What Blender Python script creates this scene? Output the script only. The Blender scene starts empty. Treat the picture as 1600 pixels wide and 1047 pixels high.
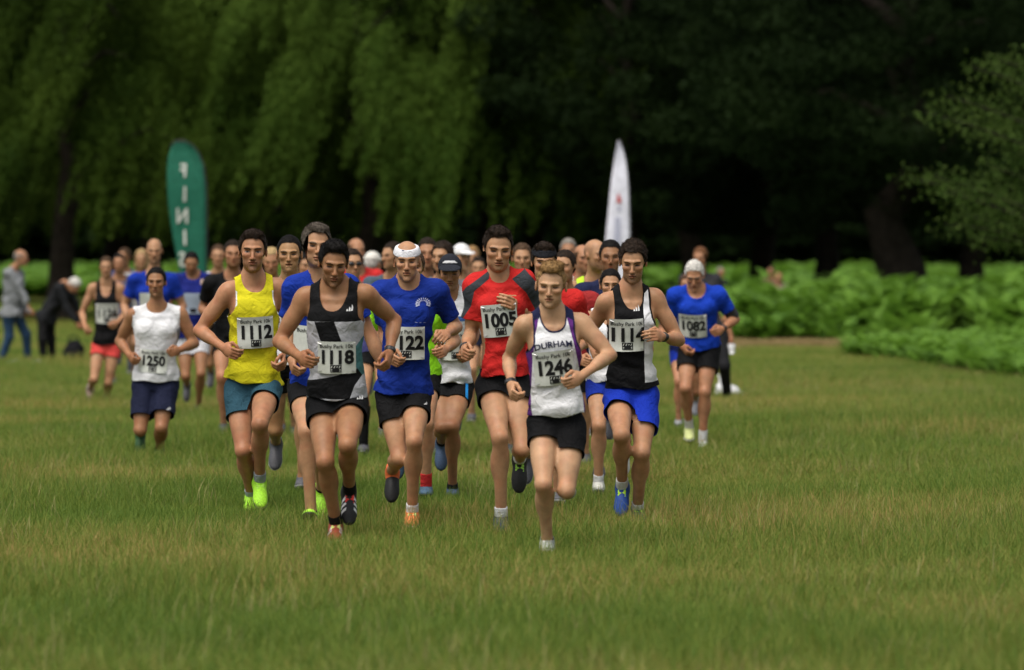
# Runners of a park race coming over long grass towards a telephoto lens.
import bpy, math, random
import numpy as np
from mathutils import Vector

S = bpy.context.scene
COL = S.collection
f32 = np.float32

# ------------------------------------------------------------------ camera, sky, sun, exposure
FPX, HOR, CAMH = 8889.0, 395.0, 1.70          # focal length in photo pixels, horizon row, eye height (m)
PITCH = math.atan((523.5 - HOR) / FPX)
cam_d = bpy.data.cameras.new('camera'); cam = bpy.data.objects.new('camera', cam_d); COL.objects.link(cam)
cam.location = (0, 0, CAMH); cam.rotation_euler = (math.pi / 2 - PITCH, 0, 0)
cam_d.sensor_width = 36.0; cam_d.lens = 36.0 * FPX / 1600.0
cam_d.clip_start = 0.5; cam_d.clip_end = 3000
cam_d.dof.use_dof = True; cam_d.dof.focus_distance = 36.0; cam_d.dof.aperture_fstop = 3.1
S.camera = cam

SUN_EL, SUN_AZ = 64.0, 212.0                   # high, from behind the camera and a little to the left
W = bpy.data.worlds.new('World'); S.world = W; W.use_nodes = True
nt = W.node_tree; nt.nodes.clear()
sky = nt.nodes.new('ShaderNodeTexSky'); sky.sky_type = 'NISHITA'; sky.sun_disc = False
sky.sun_elevation = math.radians(SUN_EL); sky.sun_rotation = math.radians(SUN_AZ)
sky.air_density = 1.0; sky.dust_density = 4.0; sky.ozone_density = 1.0
hs = nt.nodes.new('ShaderNodeHueSaturation'); hs.inputs['Saturation'].default_value = 0.30   # grey overcast
bg = nt.nodes.new('ShaderNodeBackground'); bg.inputs['Strength'].default_value = 0.085
wo = nt.nodes.new('ShaderNodeOutputWorld')
nt.links.new(sky.outputs[0], hs.inputs['Color']); nt.links.new(hs.outputs[0], bg.inputs['Color'])
nt.links.new(bg.outputs[0], wo.inputs['Surface'])
sun_d = bpy.data.lights.new('sun', 'SUN'); sun = bpy.data.objects.new('sun', sun_d); COL.objects.link(sun)
sun_d.energy = 1.5; sun_d.angle = math.radians(48); sun_d.color = (1.0, 0.94, 0.84)
_el, _az = math.radians(SUN_EL), math.radians(SUN_AZ)
_to = Vector((math.sin(_az) * math.cos(_el), math.cos(_az) * math.cos(_el), math.sin(_el)))
sun.rotation_euler = _to.to_track_quat('Z', 'Y').to_euler()
S.view_settings.view_transform = 'Standard'; S.view_settings.look = 'None'
S.view_settings.exposure = 0.85; S.view_settings.gamma = 1.0
S.view_settings.use_curve_mapping = False
S.render.engine = 'CYCLES'
S.cycles.max_bounces = 5; S.cycles.diffuse_bounces = 3; S.cycles.glossy_bounces = 2
S.cycles.transmission_bounces = 2; S.cycles.transparent_max_bounces = 4

def unproj(px, py, Y):
    """photo pixel -> world point on the upright plane y = Y"""
    x = (px - 800.0) / FPX; z = (523.5 - py) / FPX
    c, s_ = math.cos(PITCH), math.sin(PITCH)
    d = np.array([x, c + z * s_, -s_ + z * c])
    return np.array([0, 0, CAMH]) + d * (Y / d[1])
def dist_of(s): return FPX / s                   # pixels per metre -> distance
def ground_y(py): return CAMH * FPX / (py - HOR)   # row on the ground -> distance

# ------------------------------------------------------------------ materials
def srgb(r, g, b):
    f = lambda c: (c / 255 / 12.92) if c / 255 <= 0.04045 else ((c / 255 + 0.055) / 1.055) ** 2.4
    return (f(r), f(g), f(b))
MATS = {}
def new_mat(name):
    m = bpy.data.materials.new(name); m.use_nodes = True
    return m, m.node_tree, m.node_tree.nodes['Principled BSDF']
def cloth(c, rough=0.82, scale=1.0):
    key = ('cloth', tuple(round(v, 4) for v in c), rough, scale)
    if key in MATS: return MATS[key]
    m, t, b = new_mat('fabric')
    tc = t.nodes.new('ShaderNodeTexCoord')
    n1 = t.nodes.new('ShaderNodeTexNoise'); n1.inputs['Scale'].default_value = 9; n1.inputs['Detail'].default_value = 4
    rp = t.nodes.new('ShaderNodeValToRGB')
    rp.color_ramp.elements[0].position = .3; rp.color_ramp.elements[0].color = [v * .86 for v in c] + [1]
    rp.color_ramp.elements[1].position = .7; rp.color_ramp.elements[1].color = [min(1, v * 1.06) for v in c] + [1]
    n2 = t.nodes.new('ShaderNodeTexNoise'); n2.inputs['Scale'].default_value = 15 * scale; n2.inputs['Detail'].default_value = 3
    n2.inputs['Distortion'].default_value = 1.6
    bp = t.nodes.new('ShaderNodeBump'); bp.inputs['Strength'].default_value = .6; bp.inputs['Distance'].default_value = .02
    L = t.links.new
    L(tc.outputs['Object'], n1.inputs['Vector']); L(tc.outputs['Object'], n2.inputs['Vector'])
    L(n1.outputs[0], rp.inputs[0]); L(rp.outputs[0], b.inputs['Base Color'])
    L(n2.outputs[0], bp.inputs['Height']); L(bp.outputs[0], b.inputs['Normal'])
    b.inputs['Roughness'].default_value = rough; b.inputs['Specular IOR Level'].default_value = .12
    b.inputs['Sheen Weight'].default_value = 0.0
    MATS[key] = m; return m
def plain(name, c, rough=.5, spec=.4, metal=0.0, vary=.12, nscale=40):
    key = (name, tuple(round(v, 4) for v in c), rough)
    if key in MATS: return MATS[key]
    m, t, b = new_mat(name)
    tc = t.nodes.new('ShaderNodeTexCoord'); n = t.nodes.new('ShaderNodeTexNoise'); n.inputs['Scale'].default_value = nscale
    rp = t.nodes.new('ShaderNodeValToRGB')
    rp.color_ramp.elements[0].position = .3; rp.color_ramp.elements[0].color = [v * (1 - vary) for v in c] + [1]
    rp.color_ramp.elements[1].position = .7; rp.color_ramp.elements[1].color = [min(1, v * (1 + vary)) for v in c] + [1]
    t.links.new(tc.outputs['Object'], n.inputs['Vector']); t.links.new(n.outputs[0], rp.inputs[0])
    t.links.new(rp.outputs[0], b.inputs['Base Color'])
    b.inputs['Roughness'].default_value = rough; b.inputs['Specular IOR Level'].default_value = spec
    b.inputs['Metallic'].default_value = metal
    MATS[key] = m; return m
def skin_mat():
    if 'skin' in MATS: return MATS['skin']
    m, t, b = new_mat('skin')
    at = t.nodes.new('ShaderNodeAttribute'); at.attribute_name = 'Col'
    tc = t.nodes.new('ShaderNodeTexCoord'); n = t.nodes.new('ShaderNodeTexNoise')
    n.inputs['Scale'].default_value = 22; n.inputs['Detail'].default_value = 5
    mp = t.nodes.new('ShaderNodeMapRange'); mp.inputs[1].default_value = .3; mp.inputs[2].default_value = .7
    mp.inputs[3].default_value = .84; mp.inputs[4].default_value = 1.1
    mx = t.nodes.new('ShaderNodeVectorMath'); mx.operation = 'SCALE'
    n2 = t.nodes.new('ShaderNodeTexNoise'); n2.inputs['Scale'].default_value = 160
    bp = t.nodes.new('ShaderNodeBump'); bp.inputs['Strength'].default_value = .15; bp.inputs['Distance'].default_value = .003
    L = t.links.new
    L(tc.outputs['Object'], n.inputs['Vector']); L(tc.outputs['Object'], n2.inputs['Vector']); L(n.outputs[0], mp.inputs[0])
    L(at.outputs['Color'], mx.inputs[0]); L(mp.outputs[0], mx.inputs['Scale']); L(mx.outputs[0], b.inputs['Base Color'])
    L(n2.outputs[0], bp.inputs['Height']); L(bp.outputs[0], b.inputs['Normal'])
    b.inputs['Roughness'].default_value = .5; b.inputs['Specular IOR Level'].default_value = .28
    b.inputs['Subsurface Weight'].default_value = .08; b.inputs['Subsurface Radius'].default_value = (1, .35, .2)
    b.inputs['Subsurface Scale'].default_value = .01
    MATS['skin'] = m; return m
def hair_mat(c):
    key = ('hair', tuple(round(v, 4) for v in c))
    if key in MATS: return MATS[key]
    m, t, b = new_mat('hair')
    tc = t.nodes.new('ShaderNodeTexCoord'); n = t.nodes.new('ShaderNodeTexNoise'); n.inputs['Scale'].default_value = 55
    n.inputs['Detail'].default_value = 4
    rp = t.nodes.new('ShaderNodeValToRGB')
    rp.color_ramp.elements[0].position = .3; rp.color_ramp.elements[0].color = [v * .5 for v in c] + [1]
    rp.color_ramp.elements[1].position = .72; rp.color_ramp.elements[1].color = [min(1, v * 1.5) for v in c] + [1]
    bp = t.nodes.new('ShaderNodeBump'); bp.inputs['Strength'].default_value = .7; bp.inputs['Distance'].default_value = .006
    L = t.links.new
    L(tc.outputs['Object'], n.inputs['Vector']); L(n.outputs[0], rp.inputs[0]); L(rp.outputs[0], b.inputs['Base Color'])
    L(n.outputs[0], bp.inputs['Height']); L(bp.outputs[0], b.inputs['Normal'])
    b.inputs['Roughness'].default_value = .65; b.inputs['Specular IOR Level'].default_value = .08
    MATS[key] = m; return m

# ------------------------------------------------------------------ object helpers
def mesh_obj(name, V, F, mats, parent=None, matidx=None, smooth=True, col=None):
    me = bpy.data.meshes.new(name)
    V = np.asarray(V, f32); F = np.asarray(F, np.int32)
    n = F.shape[1]
    me.vertices.add(len(V)); me.vertices.foreach_set('co', V.ravel())
    me.loops.add(F.size); me.loops.foreach_set('vertex_index', F.ravel())
    me.polygons.add(len(F)); me.polygons.foreach_set('loop_start', np.arange(len(F), dtype=np.int32) * n)
    if matidx is not None: me.polygons.foreach_set('material_index', np.asarray(matidx, np.int32))
    me.polygons.foreach_set('use_smooth', np.full(len(F), smooth))
    if not isinstance(mats, (list, tuple)): mats = [mats]
    for m in mats: me.materials.append(m)
    me.update(calc_edges=True); me.validate()
    if col is not None:
        a = me.attributes.new('Col', 'FLOAT_COLOR', 'POINT')
        a.data.foreach_set('color', np.concatenate([col, np.ones((len(col), 1))], 1).astype(f32).ravel())
    o = bpy.data.objects.new(name, me); COL.objects.link(o)
    if parent is not None: o.parent = parent
    return o
def thing(name, loc, label, cat, group=None):
    o = bpy.data.objects.new(name, None); COL.objects.link(o); o.location = [float(v) for v in loc]
    o.empty_display_size = .2
    o['label'] = label; o['category'] = cat
    if group: o['group'] = group
    return o
class MB:
    """plain mesh collector"""
    def __init__(s): s.v = []; s.f = []
    def quad(s, a, b, c, d):
        i = len(s.v); s.v += [a, b, c, d]; s.f.append((i, i + 1, i + 2, i + 3))
    def tube(s, pts, rad, n=8, cap=True):
        pts = [np.array(p, float) for p in pts]; rings = []
        for i, p in enumerate(pts):
            d = pts[min(i + 1, len(pts) - 1)] - pts[max(i - 1, 0)]; d /= np.linalg.norm(d) + 1e-9
            u = np.cross(d, [0.13, .97, .2]); u /= np.linalg.norm(u); w = np.cross(d, u)
            r = rad[i] if hasattr(rad, '__len__') else rad
            base = len(s.v)
            for k in range(n):
                a = 2 * math.pi * k / n; s.v.append(tuple(p + r * (math.cos(a) * u + math.sin(a) * w)))
            rings.append(base)
        for a, b in zip(rings, rings[1:]):
            for k in range(n):
                s.f.append((a + k, a + (k + 1) % n, b + (k + 1) % n, b + k))
        if cap and n % 2 == 0:
            for base in (rings[0], rings[-1]):
                for k in range(1, n // 2):
                    s.f.append((base + k - 1, base + k, base + n - k - 1, base + (n - k) % n))
    def box(s, c, r, R=None):
        c = np.array(c, float); R = np.eye(3) if R is None else R; i = len(s.v)
        for sx in (-1, 1):
            for sy in (-1, 1):
                for sz in (-1, 1): s.v.append(tuple(c + R @ (np.array([sx, sy, sz]) * r)))
        for q in ((0, 1, 3, 2), (4, 6, 7, 5), (0, 4, 5, 1), (2, 3, 7, 6), (0, 2, 6, 4), (1, 5, 7, 3)): s.f.append(tuple(i + k for k in q))
    def build(s, name, mat, parent=None, smooth=False): return mesh_obj(name, s.v, s.f, mat, parent, smooth=smooth)
# ------------------------------------------------------------------ implicit surfaces -> meshes
class Field:
    def __init__(s, lo, hi, h):
        s.h = h; s.lo = np.asarray(lo, float); n = np.ceil((np.asarray(hi, float) - s.lo) / h).astype(int) + 1
        s.ax = [(s.lo[i] + h * np.arange(n[i])).astype(f32) for i in range(3)]
        s.f = np.full(n, 0.5, f32); s.lab = np.zeros(n, np.uint8)
    def sub(s, lo, hi):
        sl = []
        for i in range(3):
            a = int(np.floor((lo[i] - s.lo[i]) / s.h)); b = int(np.ceil((hi[i] - s.lo[i]) / s.h)) + 1
            a = max(a, 0); b = min(b, s.f.shape[i])
            if b <= a: return None
            sl.append(slice(a, b))
        return tuple(sl), s.ax[0][sl[0]][:, None, None], s.ax[1][sl[1]][None, :, None], s.ax[2][sl[2]][None, None, :]
    def put(s, sl, d, k, lab):
        f = s.f[sl]
        if lab: L = s.lab[sl]; np.copyto(L, lab, where=d < f)
        if k > 0:
            hh = np.maximum(k - np.abs(f - d), 0) / k
            s.f[sl] = np.minimum(f, d) - hh * hh * (k * .25)
        else: s.f[sl] = np.minimum(f, d)
    def cone(s, a, b, r1, r2, k=.02, lab=0):
        a = np.asarray(a, float); b = np.asarray(b, float); R = max(r1, r2) + k + 3 * s.h
        g = s.sub(np.minimum(a, b) - R, np.maximum(a, b) + R)
        if g is None: return
        sl, X, Y, Z = g; ab = b - a; L2 = max(ab @ ab, 1e-12)
        px, py, pz = X - f32(a[0]), Y - f32(a[1]), Z - f32(a[2])
        t = np.clip((px * f32(ab[0]) + py * f32(ab[1]) + pz * f32(ab[2])) / f32(L2), 0, 1)
        d = np.sqrt((px - t * f32(ab[0])) ** 2 + (py - t * f32(ab[1])) ** 2 + (pz - t * f32(ab[2])) ** 2) - (f32(r1) + t * f32(r2 - r1))
        s.put(sl, d, k, lab)
    def _ell(s, c, R, r, k):
        c = np.asarray(c, float); r = np.asarray(r, float); R = np.eye(3) if R is None else np.asarray(R, float)
        ext = np.abs(R) @ r + k + 3 * s.h if R.shape == (3, 3) else r
        g = s.sub(c - ext, c + ext)
        if g is None: return None
        sl, X, Y, Z = g; px, py, pz = X - f32(c[0]), Y - f32(c[1]), Z - f32(c[2])
        k0 = 0; k1 = 0
        for i in range(3):          # columns of R are the axes
            q = px * f32(R[0, i]) + py * f32(R[1, i]) + pz * f32(R[2, i])
            k0 = k0 + (q / f32(r[i])) ** 2; k1 = k1 + (q / f32(r[i] ** 2)) ** 2
        k0 = np.sqrt(k0); k1 = np.sqrt(k1) + f32(1e-6)
        return sl, k0 * (k0 - 1) / k1
    def ell(s, c, r, R=None, k=.02, lab=0):
        q = s._ell(c, R, r, k)
        if q: s.put(q[0], q[1], k, lab)
    def cut(s, c, r, R=None, k=.008):
        q = s._ell(c, R, r, k)
        if not q: return
        sl, d = q; f = s.f[sl]; d = -d
        hh = np.maximum(k - np.abs(f - d), 0) / k
        s.f[sl] = np.maximum(f, d) + hh * hh * (k * .25)
    def loft(s, fr, prof, inflate=0, k=.02, lab=0):
        """fr: dict(o,up,L,rh,rs,fh,fs); prof: rows t, wx, wy, cy"""
        P = np.asarray(prof, float); o, up, L = fr['o'], fr['up'], fr['L']
        R = P[:, 1:3].max() + inflate + k + 3 * s.h
        a = o + up * L * P[0, 0]; b = o + up * L * P[-1, 0]
        g = s.sub(np.minimum(a, b) - R, np.maximum(a, b) + R)
        if g is None: return
        sl, X, Y, Z = g; px, py, pz = X - f32(o[0]), Y - f32(o[1]), Z - f32(o[2])
        dot = lambda v: px * f32(v[0]) + py * f32(v[1]) + pz * f32(v[2])
        t = dot(up) / f32(L); tc = np.clip(t, P[0, 0], P[-1, 0]); w = np.clip(t, 0, 1)
        x = (1 - w) * dot(fr['rh']) + w * dot(fr['rs']); y = (1 - w) * dot(fr['fh']) + w * dot(fr['fs'])
        sm = np.linspace(P[0, 0], P[-1, 0], 200); 
        def ip(col):
            v = np.interp(sm, P[:, 0], P[:, col]); v = np.convolve(np.pad(v, 12, mode='edge'), np.hanning(25) / np.hanning(25).sum(), 'valid')
            return np.interp(tc, sm, v).astype(f32)
        wx, wy, cy = ip(1) + f32(inflate), ip(2) + f32(inflate), ip(3)
        y = y - cy
        q = np.sqrt((x / wx) ** 2 + (y / wy) ** 2) + f32(1e-6)
        rho = np.sqrt(x * x + y * y)
        d2 = rho - rho / q
        dz = np.abs(t - tc) * f32(L)
        d = np.where(dz > 0, np.sqrt(np.maximum(d2, 0) ** 2 + dz ** 2), d2)
        s.put(sl, d.astype(f32), k, lab)
    def plane(s, n, c):      # keep n.p < c
        v = s.ax[0][:, None, None] * f32(n[0]) + s.ax[1][None, :, None] * f32(n[1]) + s.ax[2][None, None, :] * f32(n[2]) - f32(c)
        s.f = np.maximum(s.f, v)
    def mesh(s, iso=0.0):
        f = s.f - f32(iso); sg = f < 0
        nx, ny, nz = f.shape
        c = np.zeros((nx - 1, ny - 1, nz - 1), np.uint8)
        offs = [(i, j, k) for i in (0, 1) for j in (0, 1) for k in (0, 1)]
        for i, j, k in offs: c += sg[i:nx - 1 + i, j:ny - 1 + j, k:nz - 1 + k]
        I, J, K = np.nonzero((c > 0) & (c < 8))
        if len(I) == 0: return np.zeros((0, 3)), np.zeros((0, 4), int), np.zeros(0, np.uint8)
        val = np.stack([f[I + i, J + j, K + k] for i, j, k in offs], 1)
        acc = np.zeros((len(I), 3)); cnt = np.zeros(len(I))
        for a in range(8):
            for b in range(a + 1, 8):
                da = np.array(offs[b]) - np.array(offs[a])
                if np.abs(da).sum() != 1: continue
                m = (val[:, a] < 0) != (val[:, b] < 0)
                t = val[m, a] / (val[m, a] - val[m, b])
                acc[m] += np.array(offs[a]) + t[:, None] * da; cnt[m] += 1
        P = np.stack([I, J, K], 1) + acc / cnt[:, None]
        lab = s.lab[tuple(np.minimum(np.rint(P).astype(int), np.array(f.shape) - 1).T)]
        idx = np.full(c.shape, -1, np.int32); idx[I, J, K] = np.arange(len(I))
        quads = []
        for ax in range(3):
            A = [slice(None)] * 3; B = [slice(None)] * 3; A[ax] = slice(0, -1); B[ax] = slice(1, None)
            s0 = sg[tuple(A)]; x = s0 != sg[tuple(B)]
            e = np.array(np.nonzero(x)); o1, o2 = [(1, 2), (2, 0), (0, 1)][ax]
            ok = (e[o1] > 0) & (e[o2] > 0) & (e[o1] < c.shape[o1]) & (e[o2] < c.shape[o2]); e = e[:, ok]
            def cell(d1, d2):
                q = e.copy(); q[o1] -= d1; q[o2] -= d2; return idx[tuple(q)]
            Q = np.stack([cell(1, 1), cell(0, 1), cell(0, 0), cell(1, 0)], 1)
            fl = ~s0[tuple(e)]; Q[fl] = Q[fl][:, ::-1]
            quads.append(Q)
        F = np.concatenate(quads)
        return s.lo + P * s.h, F[(F >= 0).all(1)], lab
def tri(F): return np.concatenate([F[:, [0, 1, 2]], F[:, [0, 2, 3]]])
def normals(V, F):
    n = np.zeros((len(V), 3)); fn = np.cross(V[F[:, 1], :3] - V[F[:, 0], :3], V[F[:, 2], :3] - V[F[:, 0], :3])
    for k in range(F.shape[1]):
        for a in range(3): n[:, a] += np.bincount(F[:, k], fn[:, a], len(V))
    return n / (np.linalg.norm(n, axis=1, keepdims=True) + 1e-12)
def split_mesh(V, F, g, tags=None):
    """cut triangles along g = 0; V may carry extra columns; returns V, F, side(+1/-1), tags"""
    g = np.where(np.abs(g) < 1e-6, 1e-6, g); pos = g[F] > 0; cnt = pos.sum(1)
    if tags is None: tags = np.zeros(len(F), int)
    keep = (cnt == 0) | (cnt == 3); mix = np.nonzero(~keep)[0]
    oF = [F[keep]]; oS = [np.where(cnt[keep] == 3, 1, -1)]; oT = [tags[keep]]
    if len(mix):
        Fm = F[mix]; pm = pos[mix]; lone = np.where(cnt[mix] == 1, pm.argmax(1), (~pm).argmax(1))
        r = np.arange(len(mix)); a = Fm[r, lone]; b = Fm[r, (lone + 1) % 3]; c = Fm[r, (lone + 2) % 3]
        E = np.concatenate([np.stack([a, b], 1), np.stack([a, c], 1)]); Es = np.sort(E, 1)
        key = Es[:, 0].astype(np.int64) * (len(V) + 1) + Es[:, 1]; u, first, inv = np.unique(key, return_index=True, return_inverse=True)
        e0, e1 = Es[first, 0], Es[first, 1]; t = g[e0] / (g[e0] - g[e1])
        N = V[e0] + (V[e1] - V[e0]) * t[:, None]; base = len(V); V = np.concatenate([V, N])
        ab = base + inv[:len(mix)]; ac = base + inv[len(mix):]
        sd = np.where(cnt[mix] == 1, 1, -1)
        oF += [np.stack([a, ab, ac], 1), np.stack([ab, b, c], 1), np.stack([ab, c, ac], 1)]
        oS += [sd, -sd, -sd]; oT += [tags[mix]] * 3
    return V, np.concatenate(oF), np.concatenate(oS), np.concatenate(oT)
def compact(V, F):
    u, inv = np.unique(F.ravel(), return_inverse=True)
    return V[u], inv.reshape(F.shape), u
def wob(P, freq, seed, n=6):
    """smooth pseudo-noise, about -1..1"""
    rg = np.random.default_rng(seed); out = 0
    for i in range(n):
        d = rg.normal(size=3); d /= np.linalg.norm(d); fr = freq * rg.uniform(.6, 1.7)
        out = out + np.sin(P[:, :3] @ (d * fr * 6.283) + rg.uniform(0, 6.28))
    return out / math.sqrt(n * 1.2)
def inpoly(pts, poly):
    x, y = pts[:, 0], pts[:, 1]; r = np.zeros(len(pts), bool); n = len(poly)
    for i in range(n):
        (x0, y0), (x1, y1) = poly[i], poly[(i + 1) % n]
        c = (y0 > y) != (y1 > y)
        r ^= c & (x < (x1 - x0) * (y - y0) / (y1 - y0 + 1e-12) + x0)
    return r
def unit(v): v = np.asarray(v, float); return v / (np.linalg.norm(v) + 1e-12)
def rot(yaw, pitch, roll):
    y, p, r = [math.radians(v) for v in (yaw, pitch, roll)]
    Rz = np.array([[math.cos(y), -math.sin(y), 0], [math.sin(y), math.cos(y), 0], [0, 0, 1]])
    Rx = np.array([[1, 0, 0], [0, math.cos(p), -math.sin(p)], [0, math.sin(p), math.cos(p)]])
    Ry = np.array([[math.cos(r), 0, math.sin(r)], [0, 1, 0], [-math.sin(r), 0, math.cos(r)]])
    return Rz @ Rx @ Ry

# flat lettering as triangles (x, y)
_TXT = {}
def text_tris(body, size, bold=0.0, xs=1.0):
    key = (body, size, bold, xs)
    if key in _TXT: return _TXT[key]
    c = bpy.data.curves.new('lettering', 'FONT'); c.body = body; c.size = 1.0; c.align_x = 'CENTER'; c.offset = bold
    c.resolution_u = 3
    o = bpy.data.objects.new('lettering', c); COL.objects.link(o)
    dg = bpy.context.evaluated_depsgraph_get(); me = bpy.data.meshes.new_from_object(o.evaluated_get(dg))
    me.calc_loop_triangles()
    V = np.empty(len(me.vertices) * 3, f32); me.vertices.foreach_get('co', V); V = V.reshape(-1, 3)[:, :2].astype(float)
    F = np.empty(len(me.loop_triangles) * 3, np.int32); me.loop_triangles.foreach_get('vertices', F); F = F.reshape(-1, 3)
    bpy.data.objects.remove(o); bpy.data.curves.remove(c); bpy.data.meshes.remove(me)
    V[:, 1] -= .35; V[:, 0] *= xs; V *= size
    _TXT[key] = (V, F); return V, F
# ------------------------------------------------------------------ people
BODY_PROF = [(-.20, .13, .085, -.01), (-.08, .158, .112, -.012), (.05, .160, .112, -.012), (.22, .148, .102, 0), (.40, .134, .096, .004),
             (.58, .146, .106, .008), (.76, .166, .116, .008), (.88, .168, .108, .002), (.97, .140, .082, -.012), (1.06, .085, .062, -.022), (1.14, .056, .052, -.02)]
TOP_PROF = [(-.30, .178, .140, 0), (-.10, .178, .140, 0), (.05, .174, .134, .002), (.22, .168, .126, .006), (.40, .160, .122, .010),
            (.58, .166, .126, .012), (.76, .178, .130, .012), (.88, .180, .118, .005), (.97, .150, .090, -.012), (1.06, .095, .070, -.022), (1.14, .066, .060, -.02)]
def scl(prof, w, d): return [(t, a * w, b * d, c) for t, a, b, c in prof]
LAB = dict(torso=1, armA=2, armB=3, legA=4, legB=5, head=6)
SKIN = dict(fair=(.43, .232, .125), pale=(.48, .282, .160), tan=(.32, .158, .076), olive=(.30, .148, .072), ruddy=(.40, .196, .104), asian=(.38, .212, .100))
HAIR = dict(black=(.007, .006, .0055), dark=(.020, .013, .009), brown=(.065, .038, .022), sandy=(.26, .155, .065), grey=(.20, .18, .155),
            white=(.54, .52, .48), salt=(.085, .070, .056), blond=(.36, .25, .12), auburn=(.14, .062, .028))

def face_vars(seed):
    r = np.random.default_rng(500 + seed)
    return dict(fx=r.uniform(.955, 1.035), jaw=r.uniform(.88, 1.10), chin=r.uniform(-.004, .007), nose=r.uniform(.86, 1.22), nl=r.uniform(-.003, .005), cheek=r.uniform(.8, 1.2), brow=r.uniform(-.002, .003), lip=r.uniform(.8, 1.15), mouth=r.uniform(.85, 1.12), ear=r.uniform(.85, 1.1), fore=r.uniform(-.003, .004))
def head_prims(fd, c, R, q, neck_to, k=1.0, ear=True, mouth_open=0.0, v=None):
    """q: head scale; local axes x right, -y forward, z up"""
    v = v or face_vars(0); fx = v['fx']
    P = lambda x, y, z: c + R @ (np.array([x * fx, y, z]) * q)
    E = lambda p, r, kk=.02: fd.ell(P(*p), np.array(r) * q, R, kk * q, LAB['head'])
    fd.cone(neck_to[0], P(0, .022, -.055), neck_to[1], .052 * q, .02, LAB['head'])
    E((0, .014, .032), (.0745 * fx, .096 + v['fore'], .086), .02)
    E((0, -.030, -.026), (.0565 * fx, .0595, .087), .035)
    E((0, -.036, -.080), (.0400 * v['jaw'], .043, .032), .03)
    E((0, -.074 - v['chin'] * .6, -.103 - v['chin']), (.0175, .0165, .015), .02)
    for s in (-1, 1):
        E((s * .0395 * v['jaw'], -.028, -.066), (.014, .034, .024), .02)      # jaw corner
        E((s * .0400, -.065, -.022), (.020, .017 * v['cheek'], .014), .022)     # cheekbone
        fd.cone(P(s * .010, -.0905, .0165 + v['brow']), P(s * .046, -.0800, .0185 + v['brow']), .0085 * q, .0070 * q, .012 * q, LAB['head'])   # brow
        fd.cut(P(s * .0325, -.106, -.0020), np.array([.0200, .0330, .0120]) * q, R, .010 * q)
        E((s * .0315, -.0655, -.0030), (.0140, .0125, .0105), .002)    # eye
        E((s * .0112 * v['nose'], -.097, -.040 - v['nl']), (.0076 * v['nose'], .010, .007), .008)    # nostril wing
        if ear:
            E((s * .0800, .013, -.008), (.0085, .0165 * v['ear'], .0275 * v['ear']), .010)
            fd.cut(P(s * .0900, .008, -.006), np.array([.006, .009, .016]) * q, R, .005 * q)
        fd.cut(P(s * .030, -.096, -.048), np.array([.0050, .010, .016]) * q, R @ rot(0, 0, s * -24), .012 * q)     # fold beside the nose
    fd.cone(P(0, -.084, .012), P(0, -.110, -.034 - v['nl']), .0075 * q, .0092 * v['nose'] * q, .012 * q, LAB['head'])              # nose
    E((0, -.108, -.039 - v['nl']), (.0100 * v['nose'], .009, .0078), .006)
    E((0, -.0895, -.062), (.0235 * v['mouth'], .010, .0055 * v['lip']), .006)                 # upper lip
    E((0, -.0880, -.0745 - .012 * mouth_open), (.0195 * v['mouth'], .010, .0065 * v['lip']), .006)
    fd.cut(P(0, -.103, -.0680 - .006 * mouth_open), np.array([.0215 * v['mouth'], .012, .0024 + .008 * mouth_open]) * q, R, .002 * q)
    fd.cut(P(0, -.096, -.086), np.array([.018, .007, .005]) * q, R, .006 * q)

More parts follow.
